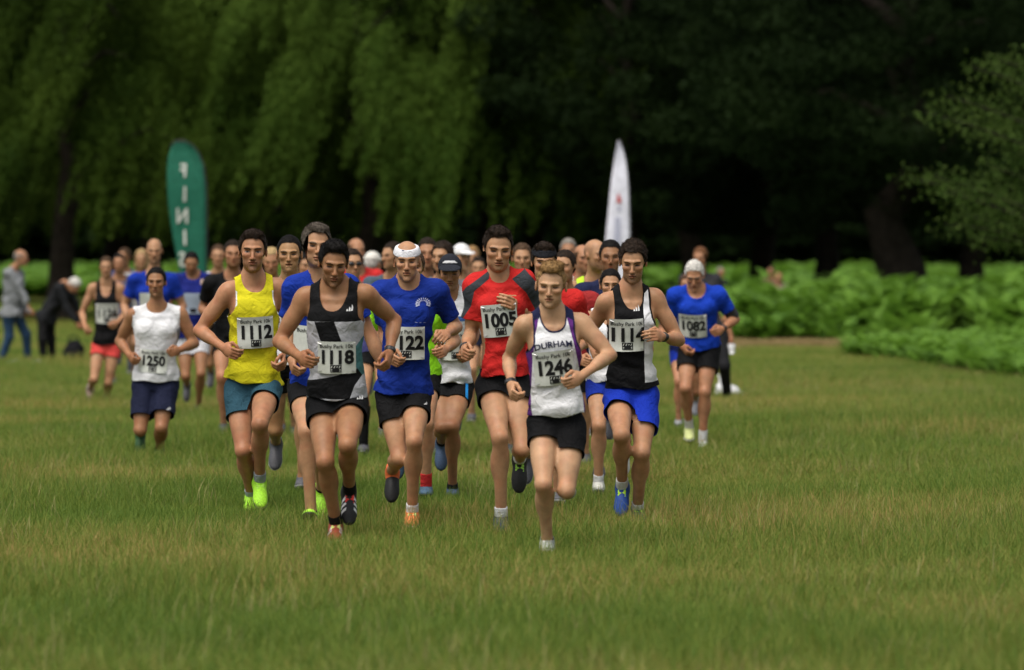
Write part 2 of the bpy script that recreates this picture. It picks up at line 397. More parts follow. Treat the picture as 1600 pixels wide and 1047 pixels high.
def face_colour(Q, base, hair_c, eyes, stubble, seed, bald, brow=1.0):
    """Q in head units; colour per vertex"""
    base = np.array(base); C = np.tile(base, (len(Q), 1)); x, y, z = np.abs(Q[:, 0]), Q[:, 1], Q[:, 2]
    def mix(m, c): m = np.clip(m, 0, 1)[:, None]; C[:] = C * (1 - m) + np.array(c) * m
    soft = lambda d, w: np.clip(.5 - d / w, 0, 1)
    fr = y < -.045
    red = base * np.array([1.02, .78, .74])
    mix(.55 * np.exp(-((x - .042) ** 2 + (z + .030) ** 2) / .0006) * fr, red)
    mix(.6 * np.exp(-(x ** 2 + (z + .036) ** 2) / .00018) * fr, red)
    mix(.5 * np.exp(-((np.abs(Q[:, 1] - .01)) ** 2) / .0006) * (x > .074), red)
    hc = np.array(hair_c)
    if stubble > 0:
        reg = soft(z + .046 + .9 * np.maximum(0, -y - .095), .018) * soft(-(x - .0) * 0 - (z + .135), .02) * (y < .01)
        chinneck = soft(z + .125, .02); reg = reg * (1 - chinneck)
        mus = np.exp(-((z + .052) ** 2) / .00004) * (x < .034) * fr
        n = .75 + .25 * wob(Q, 60, seed)
        mix(stubble * np.clip(reg + mus, 0, 1) * n, hc * .8 + base * .12)
    lip = ((x / .0235) ** 2 + ((z + .0680) / (.0095 - .0028 * (x / .02) ** 2)) ** 2)
    mix(soft(lip - 1, .5) * fr * .8, base * np.array([.80, .50, .48]))
    mix(soft(np.abs(z + .0680) - .0026, .0025) * (x < .023) * fr * .9, base * np.array([.20, .09, .08]))
    mix(soft(np.hypot(x - .0065, (z + .0470)) - .0035, .003) * fr * (Q[:, 1] < -.085) * .8, base * .15)
    # socket shadow tone, lids, eyes
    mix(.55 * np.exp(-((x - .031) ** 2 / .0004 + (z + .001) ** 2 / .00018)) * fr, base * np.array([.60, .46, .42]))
    ex, ez = (x - .0315) / .0138, (z + .0030)
    if eyes == 'open':
        e = ex ** 2 + (ez / .0050) ** 2
        mix(soft(e - 1, .5) * fr, (.30, .27, .25)); mix(soft(np.hypot(x - .0315, ez * .9) - .0060, .003) * soft(e - 1, .6) * fr, (.035, .024, .018))
        mix(soft(np.abs(ez - .0055 + .25 * .0138 * ex ** 2) - .0016, .002) * (np.abs(ex) < 1.15) * fr * .85, base * .12)
    elif eyes == 'squint':
        mix(soft((ex / 1.05) ** 2 + (ez / .0050) ** 2 - 1, .6) * fr * .95, (.030, .020, .016))
    else:
        mix(soft(np.abs(ez + .0045 + .2 * .0138 * (1 - ex ** 2)) - .0026, .0022) * (np.abs(ex) < 1.1) * fr * .92, base * .08)
        mix(soft(np.abs(ez - .0075) - .0012, .002) * (np.abs(ex) < 1.0) * fr * .5, base * .25)
    bz = .0125 + .0050 * np.clip(1 - ((x - .036) / .022) ** 2, -1, 1)
    mix(soft(np.abs(z - bz) - (.0048 - .06 * np.maximum(0, x - .040)), .003) * soft(np.abs(x - .033) - .021, .005) * fr * .85 * brow, hc * .85 + base * .06)
    if not bald:
        mix(soft(-(z - hairline(Q)) + .004, .012) * (np.abs(Q[:, 2]) < .2) * (x < .0775), hc)
    elif bald == 'ring':
        mix(.35 * soft(-(z - hairline(Q)) + .0, .03) * soft(z - .065, .04), hc)
    return C
def hairline(Q):
    x = np.abs(Q[:, 0]); base = np.interp(Q[:, 1], [-.12, -.070, -.048, -.034, -.014, -.002, .026, .038, .12], [.080, .075, .055, .012, -.010, .030, .026, -.036, -.058])
    return base + .006 * np.exp(-((x - .042) / .016) ** 2) * np.clip((-.03 - Q[:, 1]) / .03, 0, 1)

def build_hair(par, c, R, q, style, colour, base, seed, near, local):
    if style in ('bald', 'none'): return
    rg = np.random.default_rng(seed)
    h = (.0055 if near else .011)
    fd = Field(c - .17, c + .19, h)
    P = lambda x, y, z: c + R @ (np.array([x, y, z]) * q)
    E = lambda p, r, kk=.02: fd.ell(P(*p), np.array(r) * q, R, kk * q)
    th = dict(crop=.003, short=.006, quiff=.006, thick=.010, curly=.013, pony=.006, long=.010, bob=.012, ring=.003, white=.008)[style]
    E((0, .016, .034), (.0745 + th * .75, .097 + th * .8, .087 + th), .01)
    E((0, .046, -.012), (.056 + th * .4, .062 + th * .4, .055), .03)
    for s in (-1, 1): E((s * .052, .004, .020), (.0235 + th * .5, .050, .046), .015)
    if style == 'quiff':
        E((0, -.050, .100), (.052, .042, .024), .03); E((.01, -.01, .118), (.055, .055, .018), .03)
    if style == 'thick':
        E((0, -.045, .100), (.058, .036, .022), .03)
    if style == 'pony': E((0, .125, .055), (.022, .03, .022), .015); E((.01, .15, .0), (.018, .018, .06), .015)
    if style in ('long', 'bob'):
        for s in (-1, 1): E((s * .066, .03, -.06), (.024, .045, .085), .03)
        E((0, .08, -.07), (.06, .035, .09), .03)
    V, F, _ = fd.mesh(); F = tri(F); N = normals(V, F)
    amp = dict(crop=.0006, short=.0012, quiff=.0018, thick=.002, curly=.0038, pony=.001, long=.003, bob=.003, ring=.0006, white=.002)[style] * q
    V = V + N * (amp * (wob(V, 22, seed) + .6 * wob(V, 48, seed + 1)))[:, None]
    Q = ((V - c) @ R) / q
    hl = hairline(Q) + .004 * wob(V, 30, seed + 2)
    if style in ('long', 'bob'): hl = np.where(Q[:, 1] > -.02, -.2, hl)
    if style == 'pony': hl = np.where(Q[:, 1] > .08, -.2, hl)
    g = Q[:, 2] - hl
    if style == 'ring': g = np.minimum(g, .055 - Q[:, 2] + .5 * np.clip(Q[:, 1] - .03, 0, 1))
    V, F, sd, _ = split_mesh(V, F, g); F = F[sd > 0]
    if len(F) == 0: return
    V, F, _ = compact(V, F)
    # tufts
    n = 3500 if near else 300
    if style in ('crop', 'ring'): n //= 2
    ar = np.linalg.norm(np.cross(V[F[:, 1]] - V[F[:, 0]], V[F[:, 2]] - V[F[:, 0]]), axis=1)
    pick = rg.choice(len(F), n, p=ar / ar.sum()); w = rg.dirichlet((1, 1, 1), n)
    p0 = (V[F[pick]] * w[:, :, None]).sum(1); nn = np.cross(V[F[pick, 1]] - V[F[pick, 0]], V[F[pick, 2]] - V[F[pick, 0]])
    nn /= np.linalg.norm(nn, axis=1, keepdims=True) + 1e-12
    loc = ((p0 - c) @ R) / q
    up_ = {'quiff': .9, 'thick': .5, 'curly': .5, 'short': .15}.get(style, -.1)
    fl = np.stack([.15 * np.sign(math.sin(seed * 7.3)) + .6 * loc[:, 0] / .08, np.full(n, -.35 if style in ('quiff', 'thick', 'short') else .5), np.where(loc[:, 2] > .07, up_, -1.0)], 1) @ R.T
    fl = fl - nn * (fl * nn).sum(1, keepdims=True); fl /= np.linalg.norm(fl, axis=1, keepdims=True) + 1e-9
    d = nn * {'quiff': .45, 'curly': .6, 'thick': .35}.get(style, .22) + fl + rg.normal(size=(n, 3)) * (.5 if style == 'curly' else .25); d /= np.linalg.norm(d, axis=1, keepdims=True)
    ln = dict(crop=.005, short=.009, quiff=.016, thick=.013, curly=.013, pony=.010, long=.03, bob=.03, ring=.006, white=.011)[style] * rg.uniform(.6, 1.5, n) * q * np.where(loc[:, 2] < .055, .45, 1.0)
    sd_ = np.cross(d, rg.normal(size=(n, 3))); sd_ /= np.linalg.norm(sd_, axis=1, keepdims=True)
    wd = (.0016 if near else .004) * rg.uniform(.7, 1.4, n)
    p0 = p0 - nn * .003
    T = np.stack([p0 - sd_ * wd[:, None], p0 + sd_ * wd[:, None], p0 + d * ln[:, None]], 1).reshape(-1, 3)
    base_i = len(V); V = np.concatenate([V, T]); F = np.concatenate([F, base_i + np.arange(3 * n).reshape(-1, 3)])
    return mesh_obj('hair', V - local, F, hair_mat(colour), par)

def hand_patch(w, d, up_hint, palm_hint, q, curl, h, lab):
    """fist or loose hand growing from wrist w along d; returns V,F"""
    d = unit(d); n = -unit(palm_hint - d * (palm_hint @ d)); t = unit(np.cross(n, d))
    if t @ up_hint < 0: t = -t
    fd = Field(w - .17, w + .17, h)
    P = lambda a, b, c_: w + (d * a + t * b + n * c_) * q
    R = np.stack([d, t, n], 1)
    fd.cone(P(-.05, 0, 0), P(.012, 0, 0), .027 * q, .026 * q, .0, lab)
    fd.ell(P(.045, 0, 0), np.array([.050, .040, .0175]) * q, R, .016, lab)
    fd.ell(P(.030, .020, -.010), np.array([.030, .018, .015]) * q, R, .012, lab)
    for i, (b, L, r) in enumerate(((.0285, .96, .0092), (.0095, 1.06, .0095), (-.0095, 1.0, .0092), (-.0275, .80, .0082))):
        ang = 0.0; p = (.082, b, .002); pp = P(*p)
        for j, (ln, bend) in enumerate(((.044, 62), (.028, 88), (.021, 48))):
            ang += math.radians(bend) * curl * (1 + .07 * (i - 1.5))
            p2 = (p[0] + ln * L * math.cos(ang), p[1] - .004 * (i - 1.5) * 0, p[2] - ln * L * math.sin(ang))
            fd.cone(P(*p), P(*p2), (r - .0006 * j) * q, (r - .0006 * (j + 1)) * q, .003, lab); p = p2
    th = [(.018, .030, -.006), (.050, .050, -.016), (.076, .040, -.034), (.092, .022, -.044)]
    for j in range(3): fd.cone(P(*th[j]), P(*th[j + 1]), (.0125 - .0012 * j) * q, (.0113 - .0012 * j) * q, .006, lab)
    return fd.mesh()

def limb_dir(a, b, mid, fallback):
    """direction in which a joint (mid) sticks out of the line a-b"""
    ab = unit(b - a); v = (mid - a) - ab * ((mid - a) @ ab)
    if np.linalg.norm(v) < .03: v = v + .06 * (fallback - ab * (fallback @ ab))
    return unit(v)

FWD = np.array([0., -1., 0.]); UPV = np.array([0., 0., 1.])
def person(J, label, head, skin='fair', hair=('short', 'brown'), top=None, shorts=None, shoes=None, socks=None, bib=None, watch=None,
           m=1.0, bulk=1.0, near=True, group='runners in the race', eyes='open', stubble=.3, curl=(.85, .85), foot=(0, 0), footyaw=(0, 0), extras=None, seed=0,
           mouth=0.0, hands=True, lower=True, toP=None, cat='runner', bald=None, long_sleeve=False, fine=None):
    """J: world joints. head: dict(c, yaw, pitch, roll, q)"""
    rg = np.random.default_rng(1000 + seed); J = {k: np.array(v, float) for k, v in J.items()}
    hb = .0126 if near else .026
    if fine: hb = fine
    SA, SB, HA, HB = J['SA'], J['SB'], J['HA'], J['HB']
    o = (HA + HB) / 2; T = (SA + SB) / 2; up = unit(T - o); L = np.linalg.norm(T - o)
    orth = lambda v: unit(v - up * (v @ up))
    rh, rs = orth(HB - HA), orth(SB - SA)
    fr = dict(o=o, up=up, L=L, rh=rh, rs=rs, fh=np.cross(rh, up), fs=np.cross(rs, up))
    R = rot(head.get('yaw', 0), head.get('pitch', 0), head.get('roll', 0)); hc = head['c']; q = head.get('q', 1.0) * m
    sh = np.linalg.norm(SB - SA) / 2 / .185; wd = m * bulk
    bw = .5 * (sh + wd)
    # base on the ground under the pelvis; lowest shoe on the ground
    sk = np.array(SKIN[skin]); base = np.array([o[0], o[1], 0.0])
    low = min((J['AA'][2] if 'AA' in J else 9), (J['AB'][2] if 'AB' in J else 9))
    root = thing('person', base, label, cat, group)
    prof = scl(BODY_PROF, bw, wd)
    # ---------------- body
    pts = np.array([v for v in J.values()]); lo = pts.min(0) - .16; hi = np.maximum(pts.max(0), hc) + .16
    fd = Field(lo, hi, hb)
    fd.loft(fr, prof, 0, .0, 1)
    x_ = lambda a, b, c_: o + (rs * a + up * L * b + fr['fs'] * c_)
    for s, Sj in ((-1, SA), (1, SB)):
        fd.cone(T + up * .075 * m - fr['fs'] * .02, Sj - up * .005, .034 * m, .040 * m, .05, 1)              # trapezius
        fd.ell(x_(s * .078 * bw, .80, .088 * wd), np.array([.062, .050, .030]) * wd, np.stack([rs, up, fr['fs']], 1), .035, 1)   # chest
        fd.cone(x_(s * .10 * bw, .97, .045 * wd), x_(s * .02, .965, .075 * wd), .010, .011, .02, 1)   # collar bone
    for tag, s in (('A', -1), ('B', 1)):
        Sj, E, Wj = J['S' + tag], J['E' + tag], J['W' + tag]; lab = LAB['arm' + tag]
        bd = limb_dir(Sj, Wj, E, -FWD); ua = unit(E - Sj); fa = unit(Wj - E)
        fd.ell(Sj + ua * .035 * m, np.array([.056, .052, .072]) * m * bulk ** .5, np.stack([unit(np.cross(ua, [0.3, 1, .1])), unit(np.cross(ua, unit(np.cross(ua, [0.3, 1, .1])))), ua], 1), .045, lab)
        ab = m * bulk ** .7
        fd.cone(Sj, E, .046 * ab, .037 * ab, .03, lab)
        fd.ell(Sj + (E - Sj) * .52 - bd * .012 * m, np.array([.040, .042, .095]) * ab, np.stack([unit(np.cross(ua, bd)), unit(np.cross(ua, np.cross(ua, bd))), ua], 1), .03, lab)
        fd.ell(Sj + (E - Sj) * .50 + bd * .016 * m, np.array([.036, .038, .095]) * ab, np.stack([unit(np.cross(ua, bd)), unit(np.cross(ua, np.cross(ua, bd))), ua], 1), .03, lab)
        fd.cone(E, Wj, .036 * ab, .0265 * ab, .018, lab)
        fb = -bd
        fd.ell(E + (Wj - E) * .28 + fb * .006, np.array([.042, .040, .085]) * ab, np.stack([unit(np.cross(fa, fb)), unit(np.cross(fa, np.cross(fa, fb))), fa], 1), .025, lab)
    for tag in ('A', 'B'):
        Hj, K, A = J['H' + tag], J['K' + tag], J['A' + tag]; lab = LAB['leg' + tag]
        kd = limb_dir(Hj, A, K, FWD); th = unit(K - Hj); sn = unit(A - K); lb = m * bulk ** .6
        mk = lambda ax_, f_: np.stack([unit(np.cross(ax_, f_)), unit(f_ - ax_ * (f_ @ ax_)), ax_], 1)
        fd.cone(Hj, K, .080 * lb, .051 * lb, .05, lab)
        fd.ell(Hj + (K - Hj) * .45 + kd * .020 * m, np.array([.070, .062, .175]) * lb, mk(th, kd), .03, lab)
        fd.ell(Hj + (K - Hj) * .78 + kd * .014 * m + mk(th, kd)[:, 0] * .024, np.array([.028, .030, .062]) * lb, mk(th, kd), .012, lab)
        fd.ell(Hj + (K - Hj) * .82 + kd * .014 * m - mk(th, kd)[:, 0] * .024, np.array([.028, .030, .058]) * lb, mk(th, kd), .012, lab)
        fd.ell(K + kd * .034 * m, np.array([.025, .020, .030]) * lb, mk(unit(th + sn), kd), .010, lab); fd.cone(K + kd * .026 * m + sn * .04, K + kd * .022 * m + sn * .085, .017 * lb, .012 * lb, .012, lab)                  # kneecap
        fd.cone(K, A, .046 * lb, .031 * lb, .02, lab)
        [fd.ell(K + (A - K) * (.29 + .03 * s2) - kd * .018 * m + mk(sn, kd)[:, 0] * .020 * s2, np.array([.038, .042, .108]) * lb, mk(sn, kd), .016, lab) for s2 in (-1, 1)]              # calf
        fd.cone(K + kd * .018, A + kd * .006, .030 * lb, .024 * lb, .02, lab)
        fd.ell(A, np.array([.036, .036, .034]) * m, None, .015, lab)
    fd.cone(T + up * .04 * m - fr['fs'] * .012, hc + R @ np.array([0, .022, -.055]) * q, .062 * m, .052 * q, .04, LAB['head'])
    V, F, lab = fd.mesh(); V0 = V
    # ---------------- covered skin is left out
    uv = lambda P: ((P - o) @ up / L)
    def tx(P):
        t = uv(P); w = np.clip(t, 0, 1)[:, None]; d = P - o
        return (d * ((1 - w) * rh + w * rs)).sum(1), (d * ((1 - w) * fr['fh'] + w * fr['fs'])).sum(1), t
    hw = np.linalg.norm(SB - SA) / 2
    def top_clip(P, l=None):
        x, y, t = tx(P); u = x / hw
        nd, nw = top.get('neck', (.24, .42)); nb = .06
        wf = np.clip((y + .03) / .05, 0, 1); dep = nb + (nd - nb) * wf * wf * (3 - 2 * wf)
        e_ = np.clip((1.14 - t) / dep, 0, 9); gn = ((np.abs(u) / nw) ** 2.4 + e_ ** 2.4) ** (1 / 2.4) - 1
        gn = gn * dep * L * .8
        gh = (t - top['hem']) * L + .008 * np.sin(x * 28 + seed) + top.get('hemtilt', 0) * x
        g = np.minimum(gn, gh)
        if top['kind'] == 'vest':
            so = top.get('strap', .70)
            ua_ = np.interp(t, [.60, .68, .74, .82, .92, 1.0, 1.1], [1.9, 1.35, so + .20, so + .05, so, so, so])
            g = np.minimum(g, (ua_ - np.abs(u)) * hw)
        else:
            sl = top.get('sleeve', .62)
            for tag in ('A', 'B'):
                Sj, E = J['S' + tag], J['E' + tag]; ax_ = unit(E - Sj); le = np.linalg.norm(E - Sj)
                sidev = (Sj - T); a = (P - Sj) @ ax_; outw = (P - T) @ unit(sidev)
                dist = np.linalg.norm((P - Sj) - a[:, None] * ax_, axis=1)
                on = (outw > hw * .75) & (dist < .14 * m)
                if l is not None: on = l == LAB['arm' + tag]
                g = np.where(on, np.minimum(gn, sl * le - a), g)
        return g
    def short_clip(P):
        res = np.full(len(P), -1.0); best = np.full(len(P), 9.0)
        for i, tag in enumerate('AB'):
            Hj, K = J['H' + tag], J['K' + tag]; ax_ = unit(K - Hj); le = np.linalg.norm(K - Hj)
            a = (P - Hj) @ ax_; d = np.linalg.norm((P - Hj) - np.clip(a, 0, le)[:, None] * ax_, axis=1)
            fl = shorts.get('len', (.35, .35)); fl = fl if hasattr(fl, '__len__') else (fl, fl)
            g = fl[i] * le - a; sel = d < best; res = np.where(sel, g, res); best = np.minimum(best, d)
        return res
    # skin under cloth is drawn in a little so that it never shows through
    Nb = normals(V, tri(F)); pull = np.zeros(len(V))
    if top is not None:
        arm = (lab == 2) | (lab == 3); g = top_clip(V); x_t = uv(V)
        pull = np.where(~arm & (x_t > top['hem'] + .03), np.clip((g - .012) / .03, 0, 1) * .020, 0)
        if top['kind'] != 'vest': pull = np.where(arm, np.clip((top_clip(V, lab) - .015) / .03, 0, 1) * .012, pull)
    if shorts is not None:
        legs = (lab == 1) | (lab == 4) | (lab == 5) | (lab == 0)
        pull = np.maximum(pull, np.where(legs & (uv(V) < .18), np.clip((short_clip(V) - .015) / .03, 0, 1) * .016, 0))
    V = V - Nb * pull[:, None]
    # head fine patch replaces the coarse head
    Fs = [tri(F)]; Vs = [V]; Ls = [lab]
    hh = .0037 if near else .0125
    if fine: hh = fine * .40
    fh_ = Field(hc - .165 * max(1, q), hc + .15 * max(1, q), hh)
    nb_ = T + up * .04 * m - fr['fs'] * .012
    fv = face_vars(seed); head_prims(fh_, hc, R, q, (nb_, .062 * m), mouth_open=mouth, v=fv)
    Vh, Fh, lh = fh_.mesh()
    if top is not None:
        gk = top_clip(Vh); Fh = Fh[~((gk[Fh] > .02).all(1))]
    Fs.append(tri(Fh) + len(V)); Vs.append(Vh); Ls.append(np.full(len(Vh), 6, np.uint8)); nhead = (len(V), len(V) + len(Vh))
    cnt = len(V) + len(Vh)
    if hands:
        for i, tag in enumerate('AB'):
            s = -1 if tag == 'A' else 1
            if J.get('hide' + tag) is not None: continue
            d = J['W' + tag] - J['E' + tag]; dd = unit(unit(d) + (J['P' + tag] if 'P' + tag in J else 0))
            palm = T * 0 + (-s) * rs + .25 * -UPV
            if extras and ('palm' + tag) in extras: palm = np.array(extras['palm' + tag], float)
            Va, Fa, la = hand_patch(J['W' + tag], dd, (UPV if not extras else np.array(extras.get('thumb' + tag, UPV), float)), palm, m * 1.02, curl[i], .0058 if near else .014, LAB['arm' + tag])
            Fs.append(tri(Fa) + cnt); Vs.append(Va); Ls.append(la); cnt += len(Va)
    V = np.concatenate(Vs); F = np.concatenate(Fs); lab = np.concatenate(Ls)
    hcol = np.array(HAIR[hair[1]])
    C = np.tile(sk, (len(V), 1))
    C *= (1 + .06 * wob(V, 5, seed + 5))[:, None]; C[:, 1:] *= (1 - .10 * np.clip(wob(V, 9, seed + 15), 0, 1))[:, None]
    for tag in 'AB':
        K = J['K' + tag]; dk = np.exp(-((V - K) ** 2).sum(1) / .006) * ((lab == 4) | (lab == 5))
        C = C * (1 - .35 * dk[:, None]) + (sk * np.array([.95, .68, .60])) * (.35 * dk[:, None])
        E = J['E' + tag]; dk = np.exp(-((V - E) ** 2).sum(1) / .004) * ((lab == 2) | (lab == 3))
        C = C * (1 - .4 * dk[:, None]) + (sk * np.array([.98, .70, .62])) * (.4 * dk[:, None])
        dk = np.clip((((V - J['W' + tag]) ** 2).sum(1) < .016) * 1.0, 0, 1) * ((lab == 2) | (lab == 3)) * .35
        C = C * (1 - dk[:, None]) + (sk * np.array([1.0, .74, .66])) * dk[:, None]
    a, b = nhead; Q = ((V[a:b] - hc) @ R) / q
    style = hair[0]
    isb = {'bald': 'ring', 'none': 'ring', 'ring': 'ring'}.get(style, bald)
    Q[:, 0] /= fv['fx']; C[a:b] = face_colour(Q, sk, hcol, eyes, stubble, seed, isb)
    V, F, u_ = compact(V, F); C = C[u_]
    mesh_obj('body', V - base, F, skin_mat(), root, col=C)
    hairo = build_hair(root, hc, R, q, style, HAIR[hair[1]], sk, seed, near, base)
    # ---------------- top
    if top is not None:
        hg = .0105 if near else .020
        tw = top.get('w', 1.0); tp = scl(TOP_PROF, bw * tw, wd * tw)
        ft = Field(lo, hi, hg)
        ft.loft(fr, tp, 0, 0, 1)
        for s, tag in ((-1, 'A'), (1, 'B')):
            Sj, E = J['S' + tag], J['E' + tag]
            ft.cone(T + up * .075 * m - fr['fs'] * .02, Sj - up * .005, .044 * m, .052 * m, .05, 1)
            ft.cone(x_(s * .10 * bw, .97, .050 * wd), x_(s * .02, .965, .080 * wd), .018, .019, .03, 1)
            ft.ell(x_(s * .078 * bw, .80, .094 * wd), np.array([.064, .052, .034]) * wd, np.stack([rs, up, fr['fs']], 1), .05, 1)
            ua = unit(E - Sj)
            if top['kind'] == 'vest':
                ft.ell(Sj + ua * .02, np.array([.062, .062, .062]) * m * bulk ** .5, None, .045, 1)
            else:
                sl = top.get('sleeve', .62); ab = m * bulk ** .6; e2 = Sj + (E - Sj) * min(1.0, sl + .2)
                ft.ell(Sj + ua * .02, np.array([.066, .066, .07]) * ab, None, .045, 1)
                fat = top.get('sleevew', 1.0)
                ft.cone(Sj, e2, .066 * ab, .064 * ab * fat, .05, LAB['arm' + tag])
                if top.get('sleeve', 0) > 1: 
                    ft.cone(E, J['W' + tag], .056 * ab, .042 * ab, .03, LAB['arm' + tag])
        Vt, Ft, lt = ft.mesh(); Ft = tri(Ft); N = normals(Vt, Ft)
        x, y, t = tx(Vt)
        # folds: drape, diagonal pulls, hem flutter
        A = top.get('fold', 1.0) * (1.35 if near else 1.5)
        warp = .9 * wob(Vt, 2.2, seed + 11)
        f1 = 1 - 2 * np.abs(np.sin((t * L * 11 + x * 7 * np.sign(math.sin(seed * 3 + 1)) + warp)))
        f2 = 1 - 2 * np.abs(np.sin((t * L * 8 - x * 13 + 1.4 * warp + 1)))
        f3 = np.sin(x * 34 + 2 * warp)
        lowr = np.clip((.62 - t) / .5, 0, 1)
        disp = A * (.0026 * wob(Vt, 8, seed + 3) + (.0034 + .0080 * lowr) * f1 * (.5 + .5 * wob(Vt, 3, seed + 4)) + (.002 + .0055 * lowr) * f2 * (.5 + .5 * wob(Vt, 3, seed + 6)) + .006 * np.clip((.2 - t) / .25, 0, 1) * f3 - .001)
        hm_ = np.clip((top['hem'] + .22 - t) / .12, 0, 1); disp = disp * (1 - hm_) + (np.abs(disp) * .9 + .004) * hm_
        Vt = Vt + N * disp[:, None]
        if top.get('sleeve', 0) > 1: g = np.where(lt >= 2, 1, top_clip(Vt)); 
        else: g = top_clip(Vt, None)
        Vx = np.concatenate([Vt, g[:, None]], 1)
        Vx, Ft, sd, _ = split_mesh(Vx, Ft, g); Ft = Ft[sd > 0]
        tags = np.zeros(len(Ft), int); mats = [cloth(top['c'])]
        ab_of = lambda P: np.stack([(P - o) @ unit(orth(HB - HA + SB - SA)), (P - o) @ up], 1)
        if toP is not None:
            p2ab = lambda px, py: ab_of(toP(px, py)[None])[0]
        for pn in top.get('panels', []):
            colr, poly = pn[0], [p2ab(*p) for p in pn[1]]
            for i in range(len(poly)):
                p, r_ = poly[i], poly[(i + 1) % len(poly)]; nrm = np.array([-(r_ - p)[1], (r_ - p)[0]]); nrm /= np.linalg.norm(nrm)
                Vx, Ft, _, tags = split_mesh(Vx, Ft, (ab_of(Vx[:, :3]) - p) @ nrm, tags)
            cen = Vx[Ft, :3].mean(1); hit = inpoly(ab_of(cen), poly)
            if len(pn) > 2 and pn[2] == 'front': hit &= ((cen - o) @ fr['fs'] > 0)
            mats.append(cloth(colr)); tags[hit] = len(mats) - 1
        if 'trim' in top:
            Vx, Ft, sd, tags = split_mesh(Vx, Ft, Vx[:, 3] - top.get('trimw', .011), tags)
            tt = uv(Vx[Ft, :3].mean(1)); mats.append(cloth(top['trim'])); tags[(sd < 0) & (tt > top['hem'] + .12)] = len(mats) - 1
        Vx, Ft, _ = compact(Vx, Ft)
        to = mesh_obj('vest' if top['kind'] == 'vest' else top.get('name', 'shirt'), Vx[:, :3] - base, Ft, mats, root, tags)
        if near:
            md = to.modifiers.new('thickness', 'SOLIDIFY'); md.thickness = .003; md.offset = -1
        # flat print on the chest: fits itself to the cloth
        Nn = normals(Vx[:, :3], Ft); AB = ab_of(Vx[:, :3]); depth = (Vx[:, :3] - o) @ np.cross(unit(orth(HB - HA + SB - SA)), up)
        fwd_ax = np.cross(unit(orth(HB - HA + SB - SA)), up); rgt = unit(orth(HB - HA + SB - SA))
        facing = Nn @ fwd_ax > .15
        def patch_fit(c, w, h, ang, lift):
            ca, sa = math.cos(ang), math.sin(ang); d = AB - c
            uu = d[:, 0] * ca + d[:, 1] * sa; vv = -d[:, 0] * sa + d[:, 1] * ca
            s_ = facing & (np.abs(uu) < w * .55) & (np.abs(vv) < h * .55)
            if s_.sum() < 8: s_ = facing & (np.hypot(uu, vv) < .2)
            B = lambda a, b: np.stack([np.ones_like(a), a, b, a * a, a * b, b * b, a ** 2 * b, b ** 2 * a, b ** 3], 1)
            co = np.linalg.lstsq(B(uu[s_], vv[s_]), depth[s_], rcond=None)[0]
            res = depth[s_] - B(uu[s_], vv[s_]) @ co; off = np.percentile(res, 99.5) + lift
            def M(P, extra=0.0):
                P = np.asarray(P, float); dd = B(P[:, 0], P[:, 1]) @ co + off + extra
                a = c[0] + P[:, 0] * ca - P[:, 1] * sa; b = c[1] + P[:, 0] * sa + P[:, 1] * ca
                return o + a[:, None] * rgt + b[:, None] * up + dd[:, None] * fwd_ax - base
            return M
        for pr in top.get('print', []):
            c = p2ab(*pr['at'])
            if pr['kind'] == 'text':
                tv, tf = text_tris(pr['s'], pr['size'], pr.get('bold', 0), pr.get('xs', 1))
                tv = tv.copy(); tv[:, 1] += pr.get('arch', 0) * (1 - (tv[:, 0] / (np.abs(tv[:, 0]).max() + 1e-6)) ** 2)
            elif pr['kind'] == 'stripes':      # three slanted bars rising to a peak
                tv, tf = [], []
                for i in range(3):
                    x0, w_, hh_ = -.5 + i * .36, .26, .34 + .30 * i
                    b0 = len(tv); tv += [(x0, 0), (x0 + w_, 0), (x0 + w_ - .0, hh_ * .55), (x0 - .02 + w_ * .35, hh_)]; tf += [(b0, b0 + 1, b0 + 2), (b0, b0 + 2, b0 + 3)]
                tv = np.array(tv) * pr['size']; tf = np.array(tf)
            else:                               # crest: ring of small leaves
                tv, tf = [], []
                for i in range(13):
                    a_ = math.radians(-20 + i * 220 / 12); cx_, cy_ = math.cos(a_), math.sin(a_) * .8
                    for rr, sz in ((1.0, .17), (.66, .12)):
                        b0 = len(tv); p_ = np.array([cx_, cy_]) * rr; r1 = np.array([cx_, cy_]) * sz * 1.5; r2 = np.array([-cy_, cx_]) * sz * .6
                        tv += [p_ - r1, p_ + r2, p_ + r1, p_ - r2]; tf += [(b0, b0 + 1, b0 + 2), (b0, b0 + 2, b0 + 3)]
                tv = np.array(tv) * pr['size']; tf = np.array(tf)
            w_, h_ = np.ptp(tv[:, 0]) + .02, np.ptp(tv[:, 1]) + .02
            M = patch_fit(c, w_, h_, math.radians(pr.get('rot', 0)), .0015)
            mesh_obj(pr.get('name', 'printed_logo'), M(tv), tf, plain('print_ink', pr['c'], .7, .2), to, smooth=False)
        if bib is not None:
            c = p2ab(*bib['at']); bwid, bhei = bib.get('w', .235), bib.get('h', .205); ang = math.radians(bib.get('rot', 0))
            M = patch_fit(c, bwid, bhei, ang, .0045)
            n = 12; gx = np.linspace(-bwid / 2, bwid / 2, n + 1); gy = np.linspace(-bhei / 2, bhei / 2, n + 1)
            gv = np.array([(a, b) for b in gy for a in gx]); rp = .0034 * wob(np.c_[gv * 1.0, np.full(len(gv), seed * .37)], 4, seed + 21) * (1 if near else .5)
            gf = np.array([(j * (n + 1) + i, j * (n + 1) + i + 1, (j + 1) * (n + 1) + i + 1, (j + 1) * (n + 1) + i) for j in range(n) for i in range(n)])
            bm = M(gv, rp)
            bo = mesh_obj('race_bib', bm, gf, plain('bib_paper', bib.get('c', (.60, .62, .57)), .55, .3, 0, .05), root)
            blk = plain('bib_ink', (.012, .012, .013), .6, .2)
